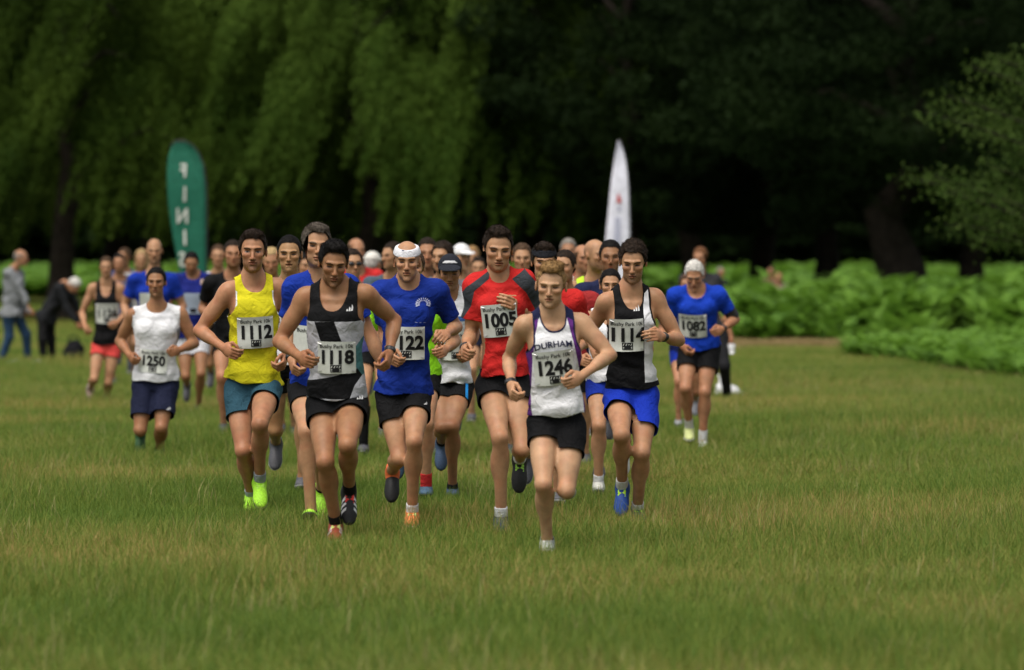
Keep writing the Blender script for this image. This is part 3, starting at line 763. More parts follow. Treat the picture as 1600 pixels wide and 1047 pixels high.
            rip = lambda P: .0034 * wob(np.c_[P, np.full(len(P), seed * .37)], 4, seed + 21) * (1 if near else .5) + .0034
            if bib['n']:
                tv, tf = text_tris(bib['n'], .118 * bhei / .205, .040, .92 if len(bib['n']) > 3 else .95); tv = tv + np.array([bib.get('dx', 0), .004])
                mesh_obj('bib_number', M(tv, rip(tv)), tf, blk, bo, smooth=False)
            if near or bib.get('full'):
                tv, tf = text_tris('Bushy Park 10k', .033, .012, .95); tv = tv + np.array([0, bhei * .36])
                mesh_obj('bib_title', M(tv, rip(tv)), tf, blk, bo, smooth=False)
            if near or bib.get('full'):
                for sx_ in (-1, 1):
                    for sy_ in (-1, 1):
                        pc = np.array([sx_ * (bwid / 2 - .012), sy_ * (bhei / 2 - .012)]); pa_ = np.array([.011, .004 * sx_ * sy_])
                        tv = np.array([pc - pa_, pc + pa_]); pt_ = M(tv, rip(tv) + .001); mbp = MB(); mbp.tube([pt_[0], pt_[1]], .0016, 4); mbp.build('safety_pin', plain('pin_steel', (.45, .45, .46), .3, .5, .8), bo)
            lx, ly = .033, .022; lc = np.array([.0, -bhei * .335])
            tv = np.array([(a * lx, b * ly) for b in (-1, -.33, .33, 1) for a in (-1, -.6, -.2, .2, .6, 1)]) + lc; tf = np.array([(j * 6 + i, j * 6 + i + 1, j * 6 + i + 7, j * 6 + i + 6) for j in range(3) for i in range(5)])
            lo_ = mesh_obj('bib_logo', M(tv, rip(tv)), tf, blk, bo, smooth=False)
            if near:
                tv, tf = [], []
                for i, (x0, y0, x1, y1) in enumerate(((-.9, .15, -.55, .8), (-.4, .15, -.05, .8), (.08, .3, .4, .65), (.5, .15, .85, .8), (-.85, -.75, .85, -.6), (-.85, -.4, .85, -.2))):
                    b0 = len(tv); sk_ = .12 * (1 if i % 2 else -1) if i < 4 else 0
                    tv += [(x0 * lx, y0 * ly), ((x0 + .16) * lx if i < 4 else x1 * lx, y0 * ly), (x1 * lx, y1 * ly), ((x1 - .16) * lx if i < 4 else x0 * lx, y1 * ly)]; tf += [(b0, b0 + 1, b0 + 2), (b0, b0 + 2, b0 + 3)]
                tv = np.array(tv) + lc; mesh_obj('logo_mark', M(tv, rip(tv) + .0015), np.array(tf), plain('bib_paper', (.5, .52, .48), .55, .3, 0, .05), bo, smooth=False)
    # ---------------- shorts or trousers
    if shorts is not None:
        fs_ = Field(lo, hi, .0115 if near else .020); sw = shorts.get('w', 1.0)
        fs_.loft(fr, [(t, a * bw * 1.03 * sw + .004, b * wd * 1.05 * sw + .004, c_) for t, a, b, c_ in [(-.16, .125, .085, -.008), (-.06, .162, .118, -.012), (.06, .160, .116, -.01), (.18, .150, .108, 0), (.34, .142, .104, .002)]], 0, 0, 1)
        fl = shorts.get('len', .35); fl = fl if hasattr(fl, '__len__') else (fl, fl); flare = shorts.get('flare', 1.0); lb = m * bulk ** .6
        for i, tag in enumerate('AB'):
            Hj, K, A = J['H' + tag], J['K' + tag], J['A' + tag]; kd = limb_dir(Hj, A, K, FWD); th = unit(K - Hj)
            e = Hj + (K - Hj) * min(1.0, fl[i] + .15)
            rr = .092 * lb * sw; r2 = (.092 + (.068 - .092) * fl[i]) * lb * sw * flare
            fs_.cone(Hj, e, rr, r2, .03, LAB['leg' + tag])
            fs_.cone(Hj + kd * .02, e + kd * .014, rr * .86, r2 * .95, .02, LAB['leg' + tag])
            if fl[i] > 1: 
                e2 = K + (A - K) * .97
                fs_.cone(K, e2, .070 * lb * sw, .056 * lb * sw * flare, .04, LAB['leg' + tag])
        Vt, Ft, lt = fs_.mesh(); Ft = tri(Ft); N = normals(Vt, Ft)
        Q_ = Vt @ np.stack([rh, fr['fh'], up], 1)
        warp = wob(Vt, 2.5, seed + 31)
        Vt = Vt + N * ((.0045 * (1 - 2 * np.abs(np.sin(Q_[:, 2] * 16 + Q_[:, 0] * 14 + 1.3 * warp))) * (.5 + .5 * wob(Vt, 3, seed + 8)) + .003 * wob(Vt, 7, seed + 9)) * shorts.get('fold', 1))[:, None]
        if fl[0] > 1: g = np.full(len(Vt), 1.0)
        else: g = short_clip(Vt)
        g = np.minimum(g, ((top['hem'] + .05 if top is not None else .26) - uv(Vt)) * L)
        Vx = np.concatenate([Vt, g[:, None]], 1)
        Vx, Ft, sd, _ = split_mesh(Vx, Ft, g); Ft = Ft[sd > 0]; tags = np.zeros(len(Ft), int); mats = [cloth(shorts['c'], scale=1.2)]
        if 'side' in shorts:
            for s in (-1, 1):
                for e_ in (.150, .128):
                    xx = ((Vx[:, :3] - o) @ rh) * s - e_ * bw
                    Vx, Ft, _, tags = split_mesh(Vx, Ft, xx, tags)
            xc = np.abs((Vx[Ft, :3].mean(1) - o) @ rh); mats.append(cloth(shorts['side'])); tags[(xc > .128 * bw) & (xc < .150 * bw)] = 1
        Vx, Ft, _ = compact(Vx, Ft)
        so_ = mesh_obj('trousers' if fl[0] > 1 else 'shorts', Vx[:, :3] - base, Ft, mats, root, tags)
        if near:
            md = so_.modifiers.new('thickness', 'SOLIDIFY'); md.thickness = .003; md.offset = -1
        if 'logo' in shorts and toP is not None:
            px, py, size = shorts['logo']; p = toP(px, py); V3 = Vx[:, :3]; d = V3 - p; dd = np.hypot(d[:, 0], d[:, 2]); near_i = np.nonzero(dd < .05)[0]
            if len(near_i):
                yb = V3[near_i, 1].min(); tv, tf = [], []
                for i in range(3):
                    x0, w_, hh_ = -.5 + i * .36, .26, .34 + .30 * i; b0 = len(tv)
                    tv += [(x0, 0), (x0 + w_, 0), (x0 + w_, hh_ * .55), (x0 - .02 + w_ * .35, hh_)]; tf += [(b0, b0 + 1, b0 + 2), (b0, b0 + 2, b0 + 3)]
                tv = np.array(tv) * size
                # lay each corner on the nearest cloth point
                out = []
                for a_, b_ in tv:
                    w3 = np.array([p[0] + a_, 0, p[2] + b_]); dd = np.hypot(V3[near_i, 0] - w3[0], V3[near_i, 2] - w3[2]) + (V3[near_i, 1] - yb) * .3
                    out.append([w3[0], V3[near_i[dd.argmin()], 1] - .006, w3[2]])
                mesh_obj('printed_logo', np.array(out) - base, np.array(tf), plain('print_ink', (.7, .7, .7), .7, .2), so_, smooth=False)
    # ---------------- feet
    if shoes is not None:
        for i, tag in enumerate('AB'):
            A, K = J['A' + tag], J['K' + tag]
            sp = shoes[i] if isinstance(shoes, list) else shoes
            ya, pa = math.radians(footyaw[i]), math.radians(foot[i])
            fwd = np.array([math.sin(ya) * math.cos(pa), -math.cos(ya) * math.cos(pa), -math.sin(pa)])
            sidev = unit(np.cross(fwd, np.array([0, math.sin(pa) * -1, math.cos(pa)]) if abs(math.cos(pa)) < .3 else UPV)); upf = unit(np.cross(sidev, fwd))
            Rf = np.stack([fwd, sidev, upf], 1); P = lambda a, b, c_: A + Rf @ (np.array([a, b, c_]) * m)
            hs_ = .0078 if near else .020
            def shoe_field(inf):
                ff = Field(A - .26 * m, A + .26 * m, hs_)
                ff.ell(P(-.022, 0, -.048), np.array([.050, .035, .046]) * m + inf, Rf, .02); ff.ell(P(.055, 0, -.052), np.array([.092, .041, .040]) * m + inf, Rf, .03)
                ff.ell(P(.125, .004, -.062), np.array([.068, .043, .029]) * m + inf, Rf, .03); ff.cone(P(.0, 0, -.035), P(-.010, 0, .012), .041 * m + inf, .040 * m + inf, .03)
                return ff
            ff = shoe_field(0); bot = A - upf * .070 * m
            ff.plane(-upf, -(upf @ bot)); ff.plane(upf, upf @ P(0, 0, .022) )
            Vs_, Fs_, _ = ff.mesh(); Fs_ = tri(Fs_); tags = np.zeros(len(Fs_), int); mats = [plain('shoe_mesh', sp[0], .6, .35, 0, .2, 90)]
            if len(sp) > 3 and sp[3] is not None:
                for xs_ in (.03, .045, .06, .075, .09, .105):
                    Vs_, Fs_, _, tags = split_mesh(Vs_, Fs_, (Vs_ - P(xs_, 0, 0)) @ unit(fwd * 1 + upf * .5), tags)
                cc = (Vs_[Fs_].mean(1) - A); xx = (cc - Rf[:, 0] * 0) @ unit(fwd + upf * .5) ; sd_ = np.abs(cc @ sidev) > .022 * m
                k_ = np.zeros(len(Fs_), bool)
                for x0, x1 in ((.03, .045), (.06, .075), (.09, .105)): k_ |= (xx > x0 * .894 * m) & (xx < x1 * .894 * m)
                mats.append(plain('shoe_stripe', sp[3], .5)); tags[k_ & sd_] = 1
            if len(sp) > 4:
                Vs_, Fs_, sd2, tags = split_mesh(Vs_, Fs_, (Vs_ - P(.045, 0, 0)) @ fwd, tags); mats.append(plain('shoe_toe', sp[4], .6)); tags[sd2 > 0] = len(mats) - 1
            if len(Fs_):
                sho = mesh_obj('shoe', Vs_ - base, Fs_, mats, root, tags)
                fs2 = shoe_field(.004); fs2.plane(upf, upf @ (A - upf * .064 * m)); fs2.plane(-upf, -(upf @ (A - upf * .090 * m)))
                Vq, Fq, _ = fs2.mesh()
                if len(Fq): mesh_obj('sole', Vq - base, Fq, plain('shoe_sole', sp[1], .7, .3, 0, .15), sho)
                if len(sp) > 2 and sp[2] is not None and near:
                    fl_ = Field(A - .2 * m, A + .2 * m, .004)
                    for j in range(5):
                        xx_ = .026 + .021 * j; zz = -.001 - .0085 * j; e = 1 if j % 2 else -1
                        fl_.cone(P(xx_, -.021 * e, zz - .004), P(xx_ + .016, .021 * e, zz - .010), .0058 * m, .0058 * m, 0); fl_.cone(P(xx_ + .004, .021 * e, zz - .004), P(xx_ + .012, -.021 * e, zz - .010), .0058 * m, .0058 * m, 0)
                    Vq, Fq, _ = fl_.mesh(); mesh_obj('shoe_lace', Vq - base, Fq, plain('shoe_lace', sp[2], .6), sho)
            if socks is not None:
                sc_ = socks[i] if isinstance(socks, list) else socks
                if sc_ is not None:
                    sd_ = unit(K - A); hgt = sc_[1]; fk = Field(np.minimum(A, A + sd_ * hgt) - .09, np.maximum(A, A + sd_ * hgt) + .09, .008 if near else .014)
                    fk.cone(A - sd_ * .03, A + sd_ * (hgt + .05), .0385 * m, (.0385 + .04 * max(0, hgt - .06)) * m, 0); fk.plane(sd_, sd_ @ (A + sd_ * hgt))
                    if hgt > .2:
                        kd = limb_dir(J['H' + tag], A, K, FWD); fk.ell(K + (A - K) * .30 - kd * .020 * m, np.array([.055, .049, .12]) * m, None, .03); fk.plane(sd_, sd_ @ (A + sd_ * hgt))
                    Vq, Fq, _ = fk.mesh(); mesh_obj('sock', Vq - base, Fq, cloth(sc_[0], .9, 2), root)
    # ---------------- wrist watch
    for tag in (watch or ''):
        E, Wj = J['E' + tag], J['W' + tag]; d = unit(Wj - E); c = Wj - d * .022
        fw = Field(c - .06, c + .06, .005); s = -1 if tag == 'A' else 1
        fw.cone(c - d * .009, c + d * .009, .0315 * m, .0305 * m, 0); n_ = unit(s * rs + FWD * .4 - d * ((s * rs + FWD * .4) @ d))
        fw.ell(c + n_ * .027, np.array([.019, .019, .011]) * m, np.stack([d, np.cross(n_, d), n_], 1), .003)
        fw.plane(d, d @ (c + d * .016)); fw.plane(-d, -(d @ (c - d * .016)))
        Vq, Fq, _ = fw.mesh(); mesh_obj('wristwatch', Vq - base, Fq, plain('watch_rubber', (.015, .015, .017), .45), root)
    # ---------------- things on the head
    ex = extras or {}
    P = lambda x, y, z: hc + R @ (np.array([x, y, z]) * q)
    if 'headband' in ex:
        colr, z0, z1 = ex['headband'][:3]; fb = Field(hc - .15, hc + .16, .005)
        fb.ell(P(0, .014, .032), np.array([.084, .105, .098]) * q, R, 0); fb.ell(P(0, -.02, .0), np.array([.072, .074, .10]) * q, R, .02 * q)
        nrm = R @ unit([0, -.22 * 1, 1]); fb.plane(nrm, nrm @ P(0, 0, z1)); fb.plane(-nrm, -(nrm @ P(0, 0, z0)))
        Vq, Fq, _ = fb.mesh(); hbo = mesh_obj('headband', Vq - base, Fq, cloth(colr, .85, 2), root)
        if len(ex['headband']) > 3:
            mb = MB(); mb.box((P(-.022, -.105, .068)) - base, np.array([.008, .0015, .003]), R); mb.build('printed_logo', plain('print_ink', (.15, .2, .3), .6), hbo)
    if 'cap' in ex:
        colr, bcol = ex['cap']; fb = Field(hc - .16, hc + .17, .005)
        fb.ell(P(0, .016, .034), np.array([.086, .108, .098]) * q, R, 0); nrm = R @ unit([0, -.12, 1]); fb.plane(-nrm, -(nrm @ P(0, 0, .034)))
        fb.cone(P(-.0, -.06, .030), P(0, -.06, .046), .07 * q, .066 * q, .0) if False else None
        Vq, Fq, _ = fb.mesh(); co_ = mesh_obj('cap', Vq - base, Fq, cloth(colr, .8, 2), root)
        fb = Field(hc - .24, hc + .17, .0055)
        fb.ell(P(0, -.110, .040), np.array([.082, .078, .020]) * q, R @ rot(0, 12, 0), 0); fb.ell(P(0, -.04, .045), np.array([.08, .05, .012]) * q, R, .01)
        n2 = R @ rot(0, 12, 0) @ UPV; fb.plane(-n2, -(n2 @ P(0, -.11, .042)))
        Vq, Fq, _ = fb.mesh(); mesh_obj('peak', Vq - base, Fq, cloth(colr, .8, 2), co_)
        if bcol is not None:
            fb = Field(hc - .2, hc + .17, .005)
            fb.ell(P(0, .016, .034), np.array([.0875, .1105, .0985]) * q, R, 0); nrm = R @ UPV; fb.plane(-nrm, -(nrm @ P(0, 0, .071))); fb.plane(nrm, nrm @ P(0, 0, .092)); fb.plane(R @ FWD * -1, (R @ FWD * -1) @ P(0, -.058, 0))
            Vq, Fq, _ = fb.mesh(); mesh_obj('cap_trim', Vq - base, Fq, cloth(bcol, .8, 2), co_)
    if 'glasses' in ex:
        fb = Field(hc - .15, hc + .15, .004)
        for s in (-1, 1):
            fb.ell(P(s * .032, -.094, -.002), np.array([.025, .007, .016]) * q, R @ rot(s * 12, 0, 0), .0); fb.cone(P(s * .056, -.088, .004), P(s * .079, .0, .004), .003, .003, 0)
        fb.cone(P(-.02, -.1, .002), P(.02, -.1, .002), .003, .003, 0)
        Vq, Fq, _ = fb.mesh(); mesh_obj('sunglasses', Vq - base, Fq, plain('dark_lens', (.01, .01, .012), .15, .6), root)
    if 'armband' in ex:
        tag = ex['armband']; Sj, E = J['S' + tag], J['E' + tag]; d = unit(E - Sj); c = Sj + (E - Sj) * .72
        fb = Field(c - .13, c + .13, .008); fb.cone(c - d * .05, c + d * .05, .060 * m, .054 * m, 0); fb.plane(d, d @ (c + d * .065)); fb.plane(-d, -(d @ (c - d * .065)))
        Vq, Fq, _ = fb.mesh(); mesh_obj('armband', Vq - base, Fq, plain('neoprene', (.02, .02, .022), .6), root)
    return root

def ground_fix(J, head, foot, m):
    """drop or lift a figure so that its lower shoe stands on the ground"""
    low = 9
    for i, t in enumerate('AB'):
        pa = math.radians(foot[i]); low = min(low, J['A' + t][2] - m * max(.088 * math.cos(pa) + max(0, math.sin(pa)) * .16, .03))
    mv = max(-.10, min(.10, -low)); rest = -low - mv
    lows = [J['A' + t][2] - m * max(.088 * math.cos(math.radians(foot[i])) + max(0, math.sin(math.radians(foot[i]))) * .16, .03) for i, t in enumerate('AB')]
    for i, t in enumerate('AB'):
        if lows[i] < low + .05: J['A' + t] = J['A' + t] + np.array([0, 0, mv])
    dz = np.array([0, 0, rest])
    for k in J:
        if k[0] in 'SEWHKA' and len(k) == 2: J[k] = J[k] + dz
    head['c'] = head['c'] + dz
    return float(rest)

def px_person(s, j, hd, m=1.0, lean=.06, twist=0.0, signs={}, foot=(0, 0), **kw):
    """j: joints in photo pixels; depth of each limb from its real length"""
    Y = dist_of(s); J = {}
    dep = {'HA': 0 + kw.pop('hiptwist', 0.0), 'HB': 0.0, 'SA': -lean - twist, 'SB': -lean + twist}
    dep['HB'] = -dep['HA']
    for k in ('HA', 'HB', 'SA', 'SB'): J[k] = unproj(*j[k], Y + dep[k])
    def chain(par, ch, L, sg):
        p = J[par]; q0 = unproj(*j[ch], p[1]); d = np.linalg.norm(q0 - p)
        dy = min(math.sqrt(max(L * L - d * d, (.12 * L) ** 2)) * abs(sg), L); sg = (sg > 0) - (sg < 0); J[ch] = unproj(*j[ch], p[1] + sg * dy)
    for t in 'AB':
        chain('S' + t, 'E' + t, .295 * m, signs.get('E' + t, 1)); chain('E' + t, 'W' + t, .255 * m, signs.get('W' + t, -1))
        chain('H' + t, 'K' + t, .435 * m, signs.get('K' + t, -1)); chain('K' + t, 'A' + t, .425 * m, signs.get('A' + t, 1))
    hy = Y - lean - .035 + hd.get('dy', 0)
    head = dict(c=unproj(hd['c'][0], hd['c'][1], hy), yaw=hd.get('yaw', 0), pitch=hd.get('pitch', 0), roll=hd.get('roll', 0), q=hd.get('q', 1.0))
    dz = ground_fix(J, head, foot, m)
    off = np.array([0, 0, dz])
    toP = lambda px, py: unproj(px, py, Y - lean - .1) + off
    return person(J, head=head, m=m, foot=foot, toP=toP, **kw)

def crowd_person(s, hx, hy, label, pose=0, mirror=False, yaw=0, q=1.0, body_yaw=0, **kw):
    """a runner known mostly by the head: body from a running pose of that height"""
    Y = dist_of(s); c = unproj(hx, hy, Y); k = c[2] / 1.60; k = max(.80, min(1.12, k))
    poses = [  # x (m), depth, z for a 1.75 m runner
        dict(SA=(-.19, -.06, 1.38), SB=(.19, -.02, 1.38), EA=(-.28, .10, 1.14), EB=(.29, .16, 1.15), WA=(-.20, -.12, 1.10), WB=(.16, -.08, 1.20), HA=(-.095, 0, .87), HB=(.095, 0, .87), KA=(-.09, -.26, .53), KB=(.10, .02, .45), AA=(-.08, -.10, .12), AB=(.11, .40, .40)),
        dict(SA=(-.19, -.02, 1.38), SB=(.19, -.07, 1.38), EA=(-.29, .17, 1.15), EB=(.28, .06, 1.13), WA=(-.16, -.07, 1.18), WB=(.22, -.16, 1.08), HA=(-.095, 0, .87), HB=(.095, 0, .87), KA=(-.10, .05, .45), KB=(.09, -.30, .56), AA=(-.11, .42, .36), AB=(.09, -.18, .14)),
        dict(SA=(-.20, 0, 1.40), SB=(.20, 0, 1.40), EA=(-.26, .04, 1.10), EB=(.26, .04, 1.10), WA=(-.24, -.06, .86), WB=(.24, -.06, .86), HA=(-.095, 0, .90), HB=(.095, 0, .90), KA=(-.10, -.03, .49), KB=(.10, 0, .49), AA=(-.11, 0, .088), AB=(.11, .03, .088)),
    ]
    P = poses[pose]; foot = [(0, 55), (50, -8), (0, 0)][pose]
    o = np.array([c[0], Y, 0]); a = math.radians(body_yaw); Rz = np.array([[math.cos(a), -math.sin(a), 0], [math.sin(a), math.cos(a), 0], [0, 0, 1]])
    hv = Rz @ np.array([0, -.10 if pose < 2 else -.06, 0]) * k
    J = {}
    for n_, v in P.items():
        v = np.array(v, float)
        if mirror: n_ = n_[0] + ('B' if n_[1] == 'A' else 'A'); v[0] = -v[0]
        J[n_] = o - hv + Rz @ (v * k)
    if mirror: foot = foot[::-1]
    head = dict(c=np.array([c[0], c[1], c[2]]), yaw=yaw + body_yaw, pitch=kw.pop('pitch', 0), roll=kw.pop('roll', 0), q=q)
    # keep neck length right
    d = head['c'][2] - J['SA'][2]; want = .245 * k
    for n_ in J:
        if n_[0] in 'SEW': J[n_] = J[n_] + np.array([0, 0, (d - want)])
    kw.setdefault('near', False); kw.setdefault('eyes', 'squint')
    fa = math.degrees(a)
    return person(J, label, head, m=k, foot=foot, footyaw=(fa, fa), **kw)
# ------------------------------------------------------------------ ground
def ground_mat(name, scale_far=False):
    m, t, b = new_mat(name)
    g = t.nodes.new('ShaderNodeNewGeometry')
    n1 = t.nodes.new('ShaderNodeTexNoise'); n1.inputs['Scale'].default_value = .35; n1.inputs['Detail'].default_value = 5
    n2 = t.nodes.new('ShaderNodeTexNoise'); n2.inputs['Scale'].default_value = 14; n2.inputs['Detail'].default_value = 6
    r1 = t.nodes.new('ShaderNodeValToRGB'); e = r1.color_ramp.elements
    e[0].position = .35; e[0].color = (.055, .085, .014, 1); e[1].position = .68; e[1].color = (.125, .095, .030, 1)
    r2 = t.nodes.new('ShaderNodeMapRange'); r2.inputs[3].default_value = .55; r2.inputs[4].default_value = 1.25
    vm = t.nodes.new('ShaderNodeVectorMath'); vm.operation = 'SCALE'; L = t.links.new
    L(g.outputs['Position'], n1.inputs['Vector']); L(g.outputs['Position'], n2.inputs['Vector']); L(n1.outputs[0], r1.inputs[0]); L(n2.outputs[0], r2.inputs[0])
    L(r1.outputs[0], vm.inputs[0]); L(r2.outputs[0], vm.inputs['Scale']); L(vm.outputs[0], b.inputs['Base Color'])
    b.inputs['Roughness'].default_value = .95; b.inputs['Specular IOR Level'].default_value = .1
    return m
gx = np.concatenate([[-900, -300, -120], np.linspace(-60, 60, 61), [120, 300, 900]]); gy = np.concatenate([[-60, -10], np.linspace(5, 260, 130), [320, 450, 700, 1500]])
GX, GY = np.meshgrid(gx, gy); GZ = .015 * np.sin(GX * .9 + 1) * np.sin(GY * .6) - .02
gv = np.stack([GX.ravel(), GY.ravel(), GZ.ravel()], 1); w_ = len(gx)
gf = np.array([(j * w_ + i, j * w_ + i + 1, (j + 1) * w_ + i + 1, (j + 1) * w_ + i) for j in range(len(gy) - 1) for i in range(w_ - 1)])
gr = mesh_obj('ground', gv, gf, ground_mat('ground_soil')); gr['kind'] = 'structure'
gr['label'] = 'park meadow ground under the grass'; 

# ------------------------------------------------------------------ scattering helper (instances of one clump on a cloud of points)
def scatter(name, proto_V, proto_F, mat, pts, rotz, scale, label, tilt=None, matidx=None):
    me = bpy.data.meshes.new('clump'); me.from_pydata([tuple(map(float, v)) for v in proto_V], [], [tuple(int(i) for i in f) for f in proto_F]); me.update()
    mats = mat if isinstance(mat, list) else [mat]
    for mm in mats: me.materials.append(mm)
    if matidx is not None: me.polygons.foreach_set('material_index', np.asarray(matidx, np.int32))
    proto = bpy.data.objects.new('clump', me)
    pm = bpy.data.meshes.new(name); n = len(pts)
    pm.vertices.add(n); pm.vertices.foreach_set('co', np.asarray(pts, f32).ravel())
    a = pm.attributes.new('rot', 'FLOAT_VECTOR', 'POINT'); rv = np.zeros((n, 3), f32); rv[:, 2] = rotz
    if tilt is not None: rv[:, :2] = tilt
    a.data.foreach_set('vector', rv.ravel())
    a = pm.attributes.new('scl', 'FLOAT_VECTOR', 'POINT'); sc = np.asarray(scale, f32); sc = sc if sc.ndim == 2 else np.repeat(sc[:, None], 3, 1)
    a.data.foreach_set('vector', sc.ravel())
    o = bpy.data.objects.new(name, pm); COL.objects.link(o); o['kind'] = 'stuff'; o['label'] = label[0]; o['category'] = label[1]
    ng = bpy.data.node_groups.new(name, 'GeometryNodeTree')
    ng.interface.new_socket('Geometry', in_out='INPUT', socket_type='NodeSocketGeometry'); ng.interface.new_socket('Geometry', in_out='OUTPUT', socket_type='NodeSocketGeometry')
    N = ng.nodes.new; gi, go = N('NodeGroupInput'), N('NodeGroupOutput'); ip = N('GeometryNodeInstanceOnPoints'); oi = N('GeometryNodeObjectInfo'); oi.inputs['Object'].default_value = proto
    r_ = N('GeometryNodeInputNamedAttribute'); r_.data_type = 'FLOAT_VECTOR'; r_.inputs['Name'].default_value = 'rot'
    s_ = N('GeometryNodeInputNamedAttribute'); s_.data_type = 'FLOAT_VECTOR'; s_.inputs['Name'].default_value = 'scl'
    er = N('FunctionNodeEulerToRotation')
    L = ng.links.new; L(gi.outputs[0], ip.inputs['Points']); L(oi.outputs['Geometry'], ip.inputs['Instance'])
    L(r_.outputs[0], er.inputs[0]); L(er.outputs[0], ip.inputs['Rotation']); L(s_.outputs[0], ip.inputs['Scale']); L(ip.outputs[0], go.inputs[0])
    md = o.modifiers.new('scatter', 'NODES'); md.node_group = ng
    return o
def leaf_mat(name, c0, c1, dry=None, scale=.5, trans=.25, rough=.6, spec=.2, dry_lo=.55, dry_hi=.75, isl=.5):
    m, t, b = new_mat(name); L = t.links.new
    g = t.nodes.new('ShaderNodeNewGeometry'); oi = t.nodes.new('ShaderNodeObjectInfo')
    n1 = t.nodes.new('ShaderNodeTexNoise'); n1.inputs['Scale'].default_value = scale; n1.inputs['Detail'].default_value = 5
    wn = t.nodes.new('ShaderNodeMath'); wn.operation = 'ADD'; 
    hf = t.nodes.new('ShaderNodeMath'); hf.operation = 'MULTIPLY_ADD'; hf.inputs[1].default_value = isl; hf.inputs[2].default_value = -isl / 2
    L(g.outputs['Position'], n1.inputs['Vector']); L(g.outputs['Random Per Island'], hf.inputs[0])
    L(n1.outputs[0], wn.inputs[0]); L(hf.outputs[0], wn.inputs[1])
    rp = t.nodes.new('ShaderNodeValToRGB'); e = rp.color_ramp.elements
    e[0].position = .25; e[0].color = (*c0, 1); e[1].position = dry_lo if dry else .7; e[1].color = (*c1, 1)
    if dry: q = e.new(dry_hi); q.color = (*dry, 1)
    L(wn.outputs[0], rp.inputs[0]); L(rp.outputs[0], b.inputs['Base Color'])
    b.inputs['Roughness'].default_value = rough; b.inputs['Specular IOR Level'].default_value = spec
    if trans:
        tr = t.nodes.new('ShaderNodeBsdfTranslucent'); mx = t.nodes.new('ShaderNodeMixShader'); mx.inputs[0].default_value = trans
        out = t.nodes['Material Output']; L(rp.outputs[0], tr.inputs['Color']); L(b.outputs[0], mx.inputs[1]); L(tr.outputs[0], mx.inputs[2]); L(mx.outputs[0], out.inputs['Surface'])
    return m
rng = np.random.default_rng(7)

# ------------------------------------------------------------------ grass
def grass_clump(n, hmin, hmax, w, spread, seeds=0):
    V, F = [], []
    for i in range(n):
        a, r = rng.uniform(0, 6.283), spread * math.sqrt(rng.uniform()); x, y = r * math.cos(a), r * math.sin(a)
        h = rng.uniform(hmin, hmax); b = rng.uniform(0, 6.283); lean = rng.uniform(.15, 1.05) * h; fx, fy = math.cos(b), math.sin(b); px, py = -fy * w / 2, fx * w / 2
        k = len(V)
        for t_, ww in ((0, 1), (.5, .85), (.8, .5)):
            cx, cy, cz = x + fx * lean * t_ ** 2, y + fy * lean * t_ ** 2, h * t_ * (1 - .15 * t_ * lean / h)
            V += [(cx - px * ww, cy - py * ww, cz), (cx + px * ww, cy + py * ww, cz)]
        V.append((x + fx * lean, y + fy * lean, h * .9))
        F += [(k, k + 1, k + 3), (k, k + 3, k + 2), (k + 2, k + 3, k + 5), (k + 2, k + 5, k + 4), (k + 4, k + 5, k + 6)]
    return V, F
def field_points(y0, y1, dens, margin):
    """points over the strip of meadow the lens can see, with some to spare on either side"""
    out = []
    for ya in np.arange(y0, y1, 2.0):
        half = ya * 800 / FPX * 1.12 + margin; n = rng.poisson(dens(ya) * 2 * half * 2.0)
        out.append(np.stack([rng.uniform(-half, half, n), rng.uniform(ya, ya + 2, n), np.full(n, -.02)], 1))
    return np.concatenate(out)
gmat = leaf_mat('grass_blade', (.088, .158, .020), (.200, .265, .042), (.44, .30, .11), .22, .45, dry_lo=.60, dry_hi=.84, isl=.62)
smat = leaf_mat('grass_stem', (.20, .19, .07), (.34, .28, .12), None, .6, .15)
for i, (hm, hx, nb) in enumerate(((.06, .13, 84), (.085, .18, 60))):
    V, F = grass_clump(nb, hm, hx, .0031, .18)
    P = field_points(20, 210, lambda y: 22 if y < 40 else (15 if y < 60 else (10 if y < 105 else 3.2)), 3.6)
    n = len(P); pat = .5 + .5 * wob(P, .16, 31 + i); hs_ = rng.uniform(.75, 1.25, n) * (.70 + .5 * pat); far = np.clip((P[:, 1] - 38) / 50, 0, 2.2)
    sc = np.stack([rng.uniform(.9, 1.4, n) * (1 + .9 * far), rng.uniform(.9, 1.4, n) * (1 + .9 * far), hs_], 1)
    scatter('grass' , V, F, gmat, P, rng.uniform(0, 6.28, n), sc, (('long green meadow grass round the runners', 'grass'), ('taller tufted meadow grass among the short grass', 'grass'))[i])
V, F = grass_clump(9, .16, .27, .0030, .16)
P = field_points(20, 80, lambda y: 3.6, 2.2); P = P[wob(P, .22, 77) > -.4]; n = len(P)
scatter('grass_stems', V, F, smat, P, rng.uniform(0, 6.28, n), rng.uniform(.6, 1.15, n), ('straw coloured seed stems standing above the grass', 'grass'))

V, F = grass_clump(60, .10, .22, .006, .22)
n = 2600; yd = rng.uniform(90, 106, n); xd = (rng.uniform(1120, 1480, n) - 800) * yd / FPX; Pd = np.stack([xd, yd, np.full(n, -.02)], 1); Pd = Pd[wob(Pd, .12, 5) + (yd - 97) * .12 > -.2]; n = len(Pd)
scatter('dry_grass', V, F, leaf_mat('dry_grass_blade', (.24, .17, .07), (.36, .26, .12), None, .6, .2), Pd, rng.uniform(0, 6.28, n), rng.uniform(.7, 1.2, n), ('pale dry grass at the foot of the bracken', 'grass'))
